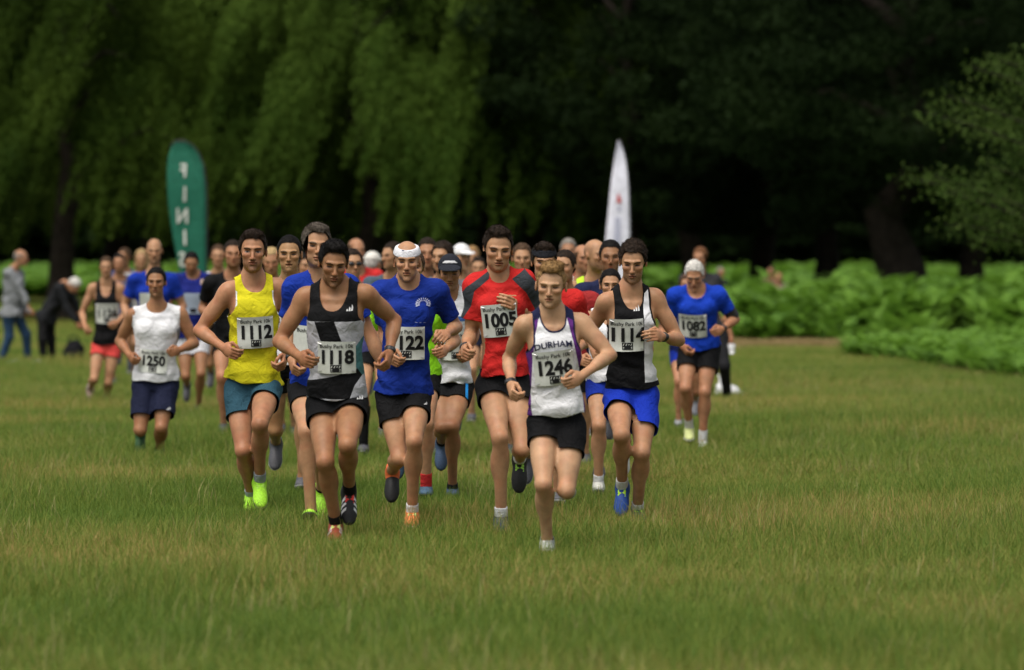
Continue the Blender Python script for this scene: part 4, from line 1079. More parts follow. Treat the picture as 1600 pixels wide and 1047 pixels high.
# ------------------------------------------------------------------ bracken
def frond_clump(nf, L, seed):
    r = np.random.default_rng(seed); V, F = [], []
    for i in range(nf):
        a = r.uniform(0, 6.283); d = np.array([math.cos(a), math.sin(a), 0]); s = np.array([-d[1], d[0], 0]); ln = L * r.uniform(.7, 1.15); ox, oy = r.normal(0, .14, 2)
        up = r.uniform(.75, 1.1); n = 17
        def pt(t): return np.array([ox, oy, 0]) + d * ln * (.12 * t + .62 * t * t) + np.array([0, 0, ln * (up * (1.45 * t - .72 * t * t))])
        for j in range(n):
            t = .30 + .70 * j / n; p = pt(t); tn = unit(pt(t + .02) - p); wl = ln * .24 * (1 - ((j / n - .1)) ** 1.3) * r.uniform(.85, 1.1) if j / n > .1 else ln * .22
            for sg in (-1, 1):
                k = len(V); q = s * sg * wl + tn * wl * .35 + np.array([0, 0, -.12 * wl]); e = tn * ln * .024
                V += [tuple(p - e), tuple(p + e), tuple(p + q * .6 + e * .9), tuple(p + q), tuple(p + q * .6 - e * .9)]; F += [(k, k + 1, k + 2), (k, k + 2, k + 4), (k + 4, k + 2, k + 3)]
        k = len(V); b0, b1 = pt(0), pt(.4); V += [tuple(b0 - s * .008), tuple(b0 + s * .008), tuple(b1)]; F.append((k, k + 1, k + 2))
    return V, F
bmat = leaf_mat('bracken_frond', (.070, .160, .015), (.150, .290, .032), None, .30, .4)
def in_bracken(x, y):
    """plan of the fern beds"""
    px = 800 + FPX * x / y
    edge = np.interp(px, [-400, 0, 260, 700, 1060, 1140, 1300, 1450, 1600, 2100], [225, 225, 225, 225, 200, 107, 104, 104, 101, 98]) + 2.5 * np.sin(x * .9) + 1.5 * np.sin(x * 2.3 + 1)
    return y > edge
def low_bed(x, y):
    px = 800 + FPX * x / y
    a = np.interp(px, [1290, 1340, 1420, 1500, 1600, 2100], [200, 91, 86, 79, 74, 70]) + 1.2 * np.sin(x * 2.1)
    b = np.interp(px, [1290, 1340, 1420, 1500, 1600, 2100], [0, 94, 99, 101, 101, 101])
    return (y > a) & (y < b)
V, F = frond_clump(16, 1.18, 5)
V3, F3 = frond_clump(11, .60, 8)
n = 26000; Yb = 95 + 105 * rng.uniform(0, 1, n) ** 1.7; half = Yb * .118 + 5; Xb = rng.uniform(-1, 1, n) * half; k_ = in_bracken(Xb, Yb) & (Xb > 0); Pb = np.stack([Xb[k_], Yb[k_], np.zeros(k_.sum())], 1)
n = len(Pb); hgt = np.clip(.98 + .20 * wob(Pb, .16, 9) + .20 * wob(Pb, .06, 19), .35, 1.5) * np.where(Pb[:, 1] > 124, .55, 1.0)
edge_in = np.clip((Pb[:, 1] - 103) / 3.0, .15, 1) ; Pb[:, 2] = np.clip(hgt * edge_in - .38, 0, 2) * rng.uniform(0, 1, n) ** .35 - .03
scatter('bracken', V3, F3, bmat, Pb, rng.uniform(0, 6.28, n), rng.uniform(.65, 1.25, n), ('thick bank of bright green bracken in front of the dark trees', 'bracken'))
n = 5200; Yb = rng.uniform(200, 400, n); Xb = rng.uniform(-1, 1, n) * (Yb * .118 + 6); Pb = np.stack([Xb, Yb, np.full(n, -.03)], 1)
scatter('bracken', V, F, bmat, Pb, rng.uniform(0, 6.28, n), np.stack([rng.uniform(1.3, 2.0, n), rng.uniform(1.3, 2.0, n), rng.uniform(.6, 1.1, n) * (1 + .35 * wob(Pb, .03, 88))], 1), ('far bracken seen under the tree canopy', 'bracken'))
n = 5200; Yb = rng.uniform(70, 104, n); Xb = rng.uniform(4, 13.5, n); k_ = low_bed(Xb, Yb); Pb = np.stack([Xb[k_], Yb[k_], np.full(k_.sum(), -.03)], 1); n = len(Pb)
V2, F2 = frond_clump(11, .46, 6)
scatter('bracken', V2, F2, bmat, Pb, rng.uniform(0, 6.28, n), rng.uniform(.7, 1.2, n), ('low ferny growth at edge of the meadow', 'bracken'))

# ------------------------------------------------------------------ trees
bark = plain('bark', (.020, .016, .012), .95, .1, 0, .4, 6)
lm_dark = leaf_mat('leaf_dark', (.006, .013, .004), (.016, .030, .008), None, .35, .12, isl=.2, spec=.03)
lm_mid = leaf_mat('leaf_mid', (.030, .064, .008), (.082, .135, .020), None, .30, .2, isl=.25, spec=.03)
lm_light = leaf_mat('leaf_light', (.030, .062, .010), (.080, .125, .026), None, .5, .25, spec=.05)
def leaves_mesh(P, D, size, aspect, r, droop=0.0):
    """one kite-shaped leaf per point, lying along D"""
    n = len(P); D = D / (np.linalg.norm(D, axis=1, keepdims=True) + 1e-9); s = np.cross(D, r.normal(size=(n, 3))); s /= np.linalg.norm(s, axis=1, keepdims=True) + 1e-9
    ln = size * r.uniform(.7, 1.35, n)[:, None]; V = np.stack([P, P + D * ln * .45 + s * ln * aspect, P + D * ln, P + D * ln * .45 - s * ln * aspect], 1).reshape(-1, 3)
    return V, np.arange(4 * n).reshape(-1, 4)
def trunk_mesh(mb, H, r0, seed, limbs=7, spread=3.0, z0=2.0):
    r = np.random.default_rng(seed); pts = [np.array([0, 0, -.2])]; rad = [r0 * 1.45]
    for i in range(1, 9): pts.append(np.array([.10 * i * r.normal(), .10 * i * r.normal(), H * i / 8])); rad.append(r0 * (1.12 if i == 1 else 1) * (1 - .1 * i))
    mb.tube(pts, rad, 10)
    for i in range(limbs):
        z = z0 + (H - z0) * (.05 + .8 * i / limbs); a = r.uniform(0, 6.283) ; b = np.array([math.cos(a), math.sin(a), 0]); k = min(7, int(z / H * 8)); p = pts[k] + (pts[k + 1] - pts[k]) * (z / H * 8 - k)
        L = spread * r.uniform(.7, 1.1); q = [p, p + b * L * .35 + UPV * L * .25, p + b * L * .7 + UPV * L * .42 + r.normal(0, .15, 3), p + b * L + UPV * L * .40 + r.normal(0, .2, 3)]
        mb.tube(q, [r0 * .34, r0 * .24, r0 * .15, r0 * .05], 6)
def weeping_tree(seed, H=13.5, R=5.2, low=1.6, boughs=82):
    """crown of arching boughs with curtains of hanging sprays that all lean a little one way"""
    r = np.random.default_rng(seed); P, D = [], []
    for i in range(boughs):
        a = r.uniform(0, 6.283); z = low + 1.6 + (H - low - 2.2) * r.uniform(0, 1) ** .9; top_ = (z - low) / (H - low)
        reach = R * math.sqrt(max(.12, 1 - top_ ** 2.2)) * r.uniform(.65, 1.12); rise = r.uniform(.4, 1.3); out = np.array([math.cos(a), math.sin(a), 0]); sag = r.uniform(.8, 2.2)
        def bp(t): return out * reach * t + np.array([0, 0, z + rise * math.sin(min(t * 1.6, 1.57)) - sag * max(0, t - .55) ** 2 * 4])
        for j in range(13):
            t = r.uniform(.35, 1.0); o = bp(t) + r.normal(0, .22, 3); L = r.uniform(.9, 2.6) * (.6 + .5 * t); n = int(78 * L)
            tt = r.uniform(0, 1, n) ** .8; lean = np.array([-.42, 0, 0]) + out * .22 + r.normal(0, .08, 3)
            pos = o + lean * (L * tt)[:, None] * np.array([1, 1, 0]) - np.array([0, 0, 1]) * (L * tt ** 1.25)[:, None] + r.normal(0, 1, (n, 3)) * (.05 + .13 * (1 - tt))[:, None]
            pos = pos[pos[:, 2] > low + .3 * math.sin(a * 4 + seed)]; P.append(pos); D.append(np.tile(lean * .8 - UPV, (len(pos), 1)) + r.normal(0, .4, (len(pos), 3)))
    return leaves_mesh(np.concatenate(P), np.concatenate(D), .125, .24, r)
def broad_tree(seed, H=13.0, R=5.6, low=2.0, clumps=380, per=320, size=.125):
    """crown of rounded leaf clumps with gaps"""
    r = np.random.default_rng(seed); P, D = [], []
    for i in range(clumps):
        d = r.normal(size=3); d /= np.linalg.norm(d); rr = r.uniform(.35, 1.0) ** .5; c = d * rr * np.array([R, R, (H - low) / 2]) * (1 + .2 * math.sin(d[0] * 7 + seed) * math.sin(d[2] * 6)); c[2] += (H + low) / 2
        if c[2] < low + .3: c[2] = low + .3 + r.uniform(0, .6)
        pr = r.uniform(.45, 1.05); q = r.normal(size=(per, 3)); q /= np.linalg.norm(q, axis=1, keepdims=True); q *= (pr * r.uniform(.3, 1, per) ** .4)[:, None]; q[:, 2] *= .55
        P.append(c + q); D.append(q + r.normal(0, .4, (per, 3)) - UPV * .2)
    return leaves_mesh(np.concatenate(P), np.concatenate(D), size, .28, r)
def place_tree(px, Y, crown, trunk, label, group, rz, sc):
    x = (px - 800) * Y / FPX; o = thing('tree', (x, Y, 0), label, 'tree', group); o.rotation_euler.z = rz; o.scale = sc
    for src in (trunk, crown):
        c = src.copy(); COL.objects.link(c); c.parent = o
    return o
def proto(name, V, F, mat): o = mesh_obj(name, V, F, mat, smooth=False); COL.objects.unlink(o); return o
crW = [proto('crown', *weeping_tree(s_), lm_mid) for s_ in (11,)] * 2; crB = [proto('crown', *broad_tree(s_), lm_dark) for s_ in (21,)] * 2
for c_ in crB + crW: c_['kind'] = 'stuff'
trk = []
for s_, r0 in ((1, .33), (2, .58)):
    mb = MB(); trunk_mesh(mb, 10.5, r0, s_); o_ = mb.build('trunk', bark, None, True); COL.objects.unlink(o_); trk.append(o_)
BACK = 'trees at the edge of the wood'
def row(specs, crown, trunk, label):
    for px, Y, rz, sx, sz in specs: place_tree(px, Y, crown, trunk, label, BACK, rz, (sx, sx, sz))
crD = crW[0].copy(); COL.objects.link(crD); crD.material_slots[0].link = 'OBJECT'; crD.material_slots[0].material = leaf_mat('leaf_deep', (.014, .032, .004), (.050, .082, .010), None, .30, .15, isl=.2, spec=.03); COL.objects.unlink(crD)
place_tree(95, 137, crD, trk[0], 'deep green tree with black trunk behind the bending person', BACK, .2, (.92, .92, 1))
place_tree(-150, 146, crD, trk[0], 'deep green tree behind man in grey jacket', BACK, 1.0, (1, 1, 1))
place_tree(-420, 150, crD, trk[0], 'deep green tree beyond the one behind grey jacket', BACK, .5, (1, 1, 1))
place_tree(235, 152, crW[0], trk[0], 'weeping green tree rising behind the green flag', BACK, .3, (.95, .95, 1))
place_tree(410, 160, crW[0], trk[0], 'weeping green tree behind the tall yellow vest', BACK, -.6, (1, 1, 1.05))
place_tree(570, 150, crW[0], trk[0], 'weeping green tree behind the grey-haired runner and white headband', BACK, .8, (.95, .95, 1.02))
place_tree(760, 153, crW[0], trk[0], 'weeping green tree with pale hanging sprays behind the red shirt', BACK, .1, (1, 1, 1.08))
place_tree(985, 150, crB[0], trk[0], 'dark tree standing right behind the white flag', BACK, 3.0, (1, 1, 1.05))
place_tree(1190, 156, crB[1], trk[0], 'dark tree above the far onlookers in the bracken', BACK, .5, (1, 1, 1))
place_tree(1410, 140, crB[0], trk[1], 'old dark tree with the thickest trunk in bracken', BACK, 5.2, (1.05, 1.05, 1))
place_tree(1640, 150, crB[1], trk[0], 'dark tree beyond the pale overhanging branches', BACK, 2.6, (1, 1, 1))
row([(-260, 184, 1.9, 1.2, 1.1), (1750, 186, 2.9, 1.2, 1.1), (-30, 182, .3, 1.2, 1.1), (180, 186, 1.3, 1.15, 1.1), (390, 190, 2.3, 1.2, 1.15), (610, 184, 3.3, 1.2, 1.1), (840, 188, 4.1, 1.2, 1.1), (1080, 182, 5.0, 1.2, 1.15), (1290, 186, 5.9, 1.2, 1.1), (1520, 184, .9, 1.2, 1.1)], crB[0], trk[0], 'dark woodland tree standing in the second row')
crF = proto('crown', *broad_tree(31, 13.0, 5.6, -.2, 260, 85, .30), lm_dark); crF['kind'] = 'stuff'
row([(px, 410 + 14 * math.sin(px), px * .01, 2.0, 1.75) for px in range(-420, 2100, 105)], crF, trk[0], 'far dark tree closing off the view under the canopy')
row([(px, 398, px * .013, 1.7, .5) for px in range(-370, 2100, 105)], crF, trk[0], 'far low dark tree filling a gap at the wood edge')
# nearer tree whose pale branches reach in from the right
def reaching_tree():
    r = np.random.default_rng(55); P, D = [], []; Y = 84.0; mb = MB(); base = np.array([(1760 - 800) * Y / FPX, Y, 0])
    mb.tube([(0, 0, -.2), (.05, 0, 1.2), (-.1, .1, 2.6), (.05, 0, 4.2), (0, 0, 5.6)], [.26, .20, .18, .13, .05], 9)
    tips = [(1443, 175, 2.0), (1478, 150, 2.4), (1520, 105, 2.2), (1560, 92, 1.5), (1590, 130, 1.2), (1540, 170, 2.2), (1560, 215, 1.6), (1500, 190, 1.0), (1590, 240, 1.2), (1535, 255, 1.2),
            (1425, 278, 2.6), (1455, 275, 2.0), (1478, 300, 1.8), (1510, 285, 2.0), (1500, 335, 1.6), (1475, 350, 1.4), (1540, 300, 2.4), (1550, 350, 2.2), (1580, 310, 2.0), (1520, 372, 1.4), (1575, 375, 1.6), (1590, 350, 2.0), (1600, 280, 2.2), (1610, 200, 2.2), (1620, 120, 2.2), (1640, 330, 2), (1650, 250, 2), (1660, 160, 2), (1630, 60, 2), (1690, 100, 2), (1700, 300, 2), (1720, 200, 2), (1800, 150, 3), (1850, 250, 3), (1800, 330, 3), (1780, 60, 3), (1880, 120, 3), (1720, 20, 3)]
    for px, py, w in tips:
        dy = r.uniform(-1.3, 1.3); tip = unproj(px, py, Y + dy) - base; z0 = max(1.4, tip[2] - .9 - .12 * abs(tip[0])); s0 = np.array([0, 0, min(5.2, z0)])
        mid = s0 * .5 + tip * .5 + np.array([0, 0, .25]); ts = np.linspace(0, 1, 9); C = [(1 - t) ** 2 * s0 + 2 * t * (1 - t) * mid + t * t * tip for t in ts]
        mb.tube(C, [.05 * (1 - t) + .008 for t in ts], 5, cap=False)
        n = int(430 * (.6 + .4 * w / 2)); t = r.uniform(.45, 1.0, n); pos = ((1 - t) ** 2)[:, None] * s0 + (2 * t * (1 - t))[:, None] * mid + (t * t)[:, None] * tip
        sp = .16 + .10 * w * (1.05 - t); pos = pos + r.normal(size=(n, 3)) * sp[:, None] * np.array([1, 1, .55]); P.append(pos); D.append(np.tile(tip - mid, (n, 1)) * .4 + r.normal(0, .8, (n, 3)))
    o = thing('tree', base, 'hawthorn with pale green branches reaching over the bracken', 'tree')
    mb.build('trunk', bark, o, True); V, F = leaves_mesh(np.concatenate(P), np.concatenate(D), .062, .30, r); c = mesh_obj('crown', V, F, lm_light, o, smooth=False); c['kind'] = 'stuff'
reaching_tree()
# ------------------------------------------------------------------ the front runners (joints read off the photograph)
WHT = (.70, .70, .72); BLK = (.007, .007, .0078); NAVY = (.014, .018, .055); PURP = (.115, .028, .19); YEL = (.62, .56, .018); ROYAL = (.008, .028, .23)
BLUE = (.008, .045, .42); RED = (.52, .022, .020); CHAR = (.045, .05, .058); TEAL = (.07, .19, .20); GREYW = (.42, .42, .45); NEON = (.30, .75, .02)
SLATE = (.030, .085, .12); CORAL = (.80, .085, .075); LIME = (.50, .78, .04); ORANGE = (.75, .14, .03); DKNAVY = (.012, .015, .038)

px_person(278, dict(SA=(820, 506), SB=(907, 503), EA=(795, 560), WA=(799, 602), EB=(954, 555), WB=(908, 588), HA=(847, 662), HB=(893, 664),
                    KA=(849, 757), AA=(855, 850), KB=(885, 766), AB=(887, 738)),
          dict(c=(861, 446), yaw=-6, pitch=6, roll=3, q=1.04), m=.98, lean=.07, twist=.02, foot=(-6, 150), signs=dict(EB=-.3, WB=-1.4),
          label='runner in white vest with purple sides lettered DURHAM, bib 1246', skin='pale', hair=('quiff', 'sandy'), eyes='squint', stubble=.0, bulk=.93, seed=1,
          top=dict(kind='vest', c=WHT, hem=.11, neck=(0.2, 0.46), strap=.74, trim=NAVY, trimw=.009,
                   panels=[(PURP, [(832, 490), (843, 497), (836, 530), (833, 560), (832, 640), (838, 680), (826, 680), (824, 600), (810, 560), (815, 500)]),
                           (PURP, [(886, 493), (903, 490), (925, 520), (925, 545), (911, 577), (907, 577), (896, 533)]),
                           (PURP, [(911, 577), (907, 577), (912, 600), (916, 650), (922, 660), (920, 600)]),
                           (NAVY, [(820, 470), (845, 470), (844, 499), (824, 507), (815, 500)]), (NAVY, [(883, 470), (910, 470), (905, 500), (898, 503), (882, 495)])],
                   print=[dict(kind='text', s='DURHAM', at=(864.5, 540.5), size=.046, bold=.028, xs=1.12, c=(.012, .014, .04), arch=.012, name='chest_lettering', rot=4)]),
          bib=dict(at=(866, 575), n='1246', rot=4, w=.225, h=.195), shorts=dict(c=BLK, len=(.34, .46), flare=1.14),
          shoes=((.35, .38, .32), (.5, .5, .45), (.6, .6, .55)), socks=((.05, .05, .05), .02), watch='A', curl=(.85, .80))

px_person(266, dict(SA=(478, 462), SB=(570, 458), EA=(436, 534), WA=(468, 557), EB=(617, 501), WB=(608, 552), HA=(503, 632), HB=(550, 630),
                    KA=(508, 722), AA=(525, 815), KB=(543, 696), AB=(546, 765)),
          dict(c=(521, 411), yaw=8, pitch=14, roll=3, q=1.04), m=1.03, lean=.08, twist=-.03, foot=(8, 62), footyaw=(0, 8),
          label='runner in black and grey panelled vest with teal side, bib 1118', skin='tan', hair=('thick', 'black'), eyes='squint', stubble=.55, bulk=1.0, seed=2,
          top=dict(kind='vest', c=GREYW, hem=.07, neck=(0.27, 0.5), strap=.80,
                   panels=[(BLK, [(455, 420), (600, 420), (600, 501), (455, 503)]), (BLK, [(491, 503), (523, 502), (533, 531), (536, 540), (505, 540), (499, 531)]),
                           (TEAL, [(574, 502), (570, 520), (553, 545), (553, 575), (562, 590), (585, 575), (590, 520)]),
                           (BLK, [(470, 600), (525, 588), (556, 578), (562, 590), (552, 605), (545, 625), (470, 625)])],
                   print=[dict(kind='stripes', at=(547, 485), size=.036, c=(.55, .55, .55))]),
          bib=dict(at=(525, 559), n='1118', rot=-1, w=.22, h=.19), shorts=dict(c=BLK, len=.33, flare=1.12, logo=(562, 624, .035)),
          shoes=[((.30, .05, .03), (.45, .42, .3), (.65, .75, .2), (.6, .6, .6)), ((.018, .018, .02), (.02, .02, .02), (.85, .05, .04), (.65, .65, .65))],
          socks=((.012, .012, .012), .07), watch='B', curl=(.75, .8))

px_person(240, dict(SA=(358, 453), SB=(433, 447), EA=(311, 517), WA=(349, 543), EB=(457, 512), WB=(446, 556), HA=(373, 607), HB=(419, 605),
                    KA=(380, 704), AA=(393, 784), KB=(406, 663), AB=(406, 748)),
          dict(c=(395, 392), yaw=2, pitch=2, roll=1, q=1.05), m=1.06, lean=.06, twist=.03, foot=(10, 42), footyaw=(0, 10), signs=dict(),
          label='tall runner in bright yellow vest with white side panels, bib 1112', skin='ruddy', hair=('thick', 'dark'), eyes='open', stubble=.5, bulk=.98, seed=3,
          top=dict(kind='vest', c=YEL, hem=.07, neck=(0.17, 0.52), strap=.78, hemtilt=.10, w=1.03, fold=1.3,
                   panels=[(WHT, [(360, 450), (371, 456), (370, 476), (359, 490), (352, 515), (348, 560), (340, 560), (340, 470)]), (WHT, [(426, 455), (434, 455), (440, 480), (432, 482), (428, 475)])]),
          bib=dict(at=(399, 519), n='1112', rot=2, w=.235, h=.205), shorts=dict(c=SLATE, len=(.47, .42), flare=1.15, fold=1.3),
          shoes=((.42, .85, .04), (.25, .3, .15), (.5, .9, .1)), socks=((.35, .38, .42), .06), curl=(.7, .8))

px_person(252, dict(SA=(596, 454), SB=(680, 454), EA=(601, 521), WA=(611, 552), EB=(713, 511), WB=(698, 521), HA=(609, 618), HB=(652, 618),
                    KA=(624, 716), AA=(613, 734), KB=(647, 690), AB=(644, 786)),
          dict(c=(636, 408), yaw=0, pitch=3, roll=0, q=1.03), m=1.01, lean=.06, twist=.0, foot=(62, 4), signs=dict(WB=-1, AA=1),
          label='runner in royal blue T-shirt and white headband, bib showing 122', skin='fair', hair=('none', 'brown'), eyes='squint', stubble=.12, bulk=.98, seed=4,
          top=dict(kind='shirt', c=ROYAL, hem=.03, neck=(0.13, 0.42), sleeve=.72, w=1.0, fold=1.2,
                   print=[dict(kind='crest', at=(661, 475), size=.040, c=(.45, .47, .6)), dict(kind='text', s='~ ~ ~', at=(657, 503), size=.03, c=(.35, .38, .55), bold=.0)]),
          bib=dict(at=(635, 536), n='122', dx=.024, rot=2, w=.225, h=.205), shorts=dict(c=BLK, len=.46, flare=1.1, logo=(665, 632, .02)),
          shoes=[((.75, .16, .05), (.02, .02, .02), None, None, (.02, .02, .022)), ((.85, .22, .07), (.55, .4, .3), (.75, .85, .3))], socks=[None, ((.7, .68, .68), .06)],
          extras=dict(headband=((.72, .72, .76), .043, .086, 1), palmB=(-.6, -.2, -.7)), curl=(.8, .75), bald='ring')

px_person(257, dict(SA=(744, 446), SB=(818, 441), EA=(735, 524), WA=(727, 545), EB=(846, 505), WB=(811, 482), HA=(766, 604), HB=(808, 602),
                    KA=(781, 684), AA=(783, 794), KB=(816, 702), AB=(812, 716)),
          dict(c=(778, 389), yaw=6, pitch=8, roll=2, q=1.05), m=1.05, lean=.06, twist=.0, foot=(6, 75), signs=dict(EB=1, WB=-1),
          label='tall runner in red T-shirt with charcoal shoulders, wearing bib 1005', skin='fair', hair=('thick', 'dark'), eyes='squint', stubble=.2, bulk=.96, seed=5,
          top=dict(kind='shirt', c=RED, hem=.12, neck=(0.12, 0.44), sleeve=.66, w=1.0,
                   panels=[(CHAR, [(765, 424), (764, 437), (741, 456), (736, 480), (720, 505), (715, 470), (728, 450)]),
                           (CHAR, [(800, 437), (820, 422), (832, 435), (850, 460), (850, 500), (838, 490), (822, 458)])]),
          bib=dict(at=(781, 500), n='1005', rot=4, w=.215, h=.20), shorts=dict(c=BLK, len=.30, flare=1.12),
          shoes=[((.03, .04, .07), (.02, .02, .025), (.05, .05, .06)), ((.02, .02, .022), (.05, .05, .05), (.35, .65, .10))], socks=((.65, .65, .66), .06), watch='A', curl=(.9, .45), extras=dict(palmB=(-.3, .9, -.1), thumbB=(.6, -.3, .6)))

px_person(250, dict(SA=(948, 470), SB=(1022, 463), EA=(920, 520), WA=(928, 546), EB=(1061, 532), WB=(1034, 526), HA=(965, 618), HB=(1008, 618),
                    KA=(971, 680), AA=(972, 757), KB=(1003, 708), AB=(996, 792)),
          dict(c=(989, 409), yaw=-4, pitch=14, roll=1, q=1.03), m=1.01, lean=.08, twist=.03, foot=(55, 4), footyaw=(-6, 8), signs=dict(),
          label='bearded runner in black vest with white sides and blue shorts, bib 1114', skin='fair', hair=('curly', 'dark'), eyes='squint', stubble=.6, bulk=.97, seed=6,
          top=dict(kind='vest', c=BLK, hem=.10, neck=(0.23, 0.48), strap=.76, trim=BLK, trimw=.012,
                   panels=[(WHT, [(1015, 455), (1007, 463), (1006, 490), (1010, 600), (1045, 600), (1045, 500), (1030, 470)]), (WHT, [(952, 465), (958, 455), (960, 463), (952, 480)]), (WHT, [(940, 490), (952, 490), (952, 600), (935, 600)])],
                   print=[dict(kind='stripes', at=(995, 486), size=.040, c=(.7, .7, .7))]),
          bib=dict(at=(979, 523), n='1114', rot=1, w=.205, h=.205), shorts=dict(c=(.010, .035, .40), len=(.44, .60), flare=1.22, fold=1.4),
          shoes=[((.02, .07, .30), (.02, .04, .12), (.55, .9, .05)), ((.05, .10, .06), (.35, .4, .2), (.4, .85, .1))], socks=((.68, .68, .68), .055), watch='B', curl=(.85, .55), extras=dict(palmB=(-.4, .8, -.2)))

px_person(190, dict(SA=(209, 491), SB=(281, 489), EA=(187, 533), WA=(203, 556), EB=(304, 537), WB=(280, 547), HA=(226, 600), HB=(260, 600),
                    KA=(219, 672), AA=(219, 690), KB=(252, 668), AB=(249, 716)),
          dict(c=(244, 441), yaw=-2, pitch=0, roll=0, q=1.06), m=.95, lean=.05, twist=0, foot=(60, 0), signs=dict(KA=-1, AA=1),
          label='stocky runner in white sleeveless top and long navy shorts, bib 1250', skin='tan', hair=('short', 'black'), eyes='squint', stubble=.35, bulk=1.14, seed=7,
          top=dict(kind='vest', c=WHT, hem=.06, neck=(0.12, 0.46), strap=1.02, w=1.02, panels=[((.22, .23, .26), [(276, 515), (300, 500), (300, 600), (279, 590)]), ((.22, .23, .26), [(208, 515), (190, 500), (190, 600), (203, 590)])]),
          bib=dict(at=(239, 564), n='1250', rot=-2, w=.235, h=.19), shorts=dict(c=DKNAVY, len=.72, flare=1.15, w=1.06, logo=(264, 640, .03)),
          shoes=((.03, .09, .03), (.08, .08, .06), None), socks=((.03, .03, .03), .05), curl=(.9, .85), fine=.012)

px_person(182, dict(SA=(1056, 461), SB=(1121, 459), EA=(1047, 508), WA=(1067, 541), EB=(1149, 499), WB=(1128, 514), HA=(1077, 545), HB=(1109, 545),
                    KA=(1071, 607), AA=(1077, 668), KB=(1101, 613), AB=(1098, 687)),
          dict(c=(1085, 430), yaw=-6, pitch=24, roll=0, q=1.04), m=.97, lean=.12, twist=0, foot=(12, 2), signs=dict(),
          label='white-haired runner in blue T-shirt and black shorts, wearing bib 1082', skin='ruddy', hair=('white', 'white'), eyes='down', stubble=0, bulk=1.05, seed=8,
          top=dict(kind='shirt', c=BLUE, hem=.05, neck=(0.16, 0.46), sleeve=.62), bib=dict(at=(1083, 511), n='1082', rot=-1, w=.235, h=.205, full=True), shorts=dict(c=BLK, len=.52, flare=1.1, w=1.05),
          shoes=[((.55, .6, .25), (.5, .5, .5), None), ((.6, .6, .62), (.5, .5, .5), None)], socks=((.6, .6, .6), .10), watch='B', curl=(.85, .85), fine=.012, extras=dict(armband='B'))

px_person(140, dict(SA=(145, 449), SB=(187, 449), EA=(128, 490), WA=(133, 511), EB=(198, 489), WB=(183, 504), HA=(154, 541), HB=(179, 541),
                    KA=(147, 592), AA=(141, 606), KB=(169, 598), AB=(168, 629)),
          dict(c=(166, 417), yaw=0, pitch=2, q=.97), m=.96, lean=.05, foot=(60, 0),
          label='woman runner in black vest and coral shorts, wearing bib 1126', skin='fair', hair=('pony', 'brown'), eyes='squint', stubble=0, bulk=.86, seed=9,
          top=dict(kind='vest', c=BLK, hem=.04, neck=(0.29, 0.46), strap=.72, w=1.0), bib=dict(at=(167, 490), n='1126', rot=0, w=.25, h=.22, full=True), shorts=dict(c=CORAL, len=.30, flare=1.1),
          shoes=((.4, .25, .25), (.4, .4, .4), None), socks=((.3, .3, .3), .04), fine=.014)

px_person(250, dict(SA=(461, 447), SB=(542, 446), EA=(447, 517), WA=(456, 562), EB=(579, 523), WB=(605, 590), HA=(472, 606), HB=(516, 606),
                    KA=(479, 675), AA=(486, 792), KB=(500, 700), AB=(503, 752)),
          dict(c=(494, 383), yaw=10, pitch=3, roll=4, q=1.04), m=1.06, lean=.05, foot=(-24, 60), signs=dict(EB=1, WB=-1),
          label='tall grey-haired runner in blue T-shirt and neon shoes behind bib 1118', skin='fair', hair=('thick', 'salt'), eyes='squint', stubble=.3, bulk=.97, seed=10,
          top=dict(kind='shirt', c=(.010, .035, .30), hem=.03, neck=(0.13, 0.42), sleeve=.66), bib=dict(at=(487, 535), n='', rot=0), shorts=dict(c=BLK, len=.45),
          shoes=((.40, .80, .05), (.03, .03, .03), None), socks=((.02, .02, .02), .02), watch='A', curl=(.8, .3))

px_person(228, dict(SA=(676, 471), SB=(733, 471), EA=(664, 520), WA=(672, 545), EB=(742, 520), WB=(732, 548), HA=(688, 604), HB=(722, 604),
                    KA=(690, 668), AA=(690, 690), KB=(707, 667), AB=(707, 749)),
          dict(c=(703, 426), yaw=0, pitch=6, q=1.0), m=.98, lean=.05, foot=(65, -10), signs=dict(KA=-1, AA=1),
          label='runner in white T-shirt, black cap and black shorts with blue flash', skin='tan', hair=('short', 'black'), eyes='squint', stubble=.3, bulk=.9, seed=11,
          top=dict(kind='shirt', c=WHT, hem=.06, neck=(0.14, 0.42), sleeve=.55, panels=[((.05, .12, .35), [(715, 494), (732, 494), (732, 502), (715, 502)], 'front')]),
          bib=dict(at=(713, 540), n='8', dx=-.045, rot=0, w=.22, h=.20), shorts=dict(c=BLK, len=.42, side=(.02, .25, .65)),
          shoes=((.06, .10, .18), (.02, .02, .025), None), socks=((.015, .015, .02), .05), extras=dict(cap=((.02, .022, .03), (.6, .6, .62))))
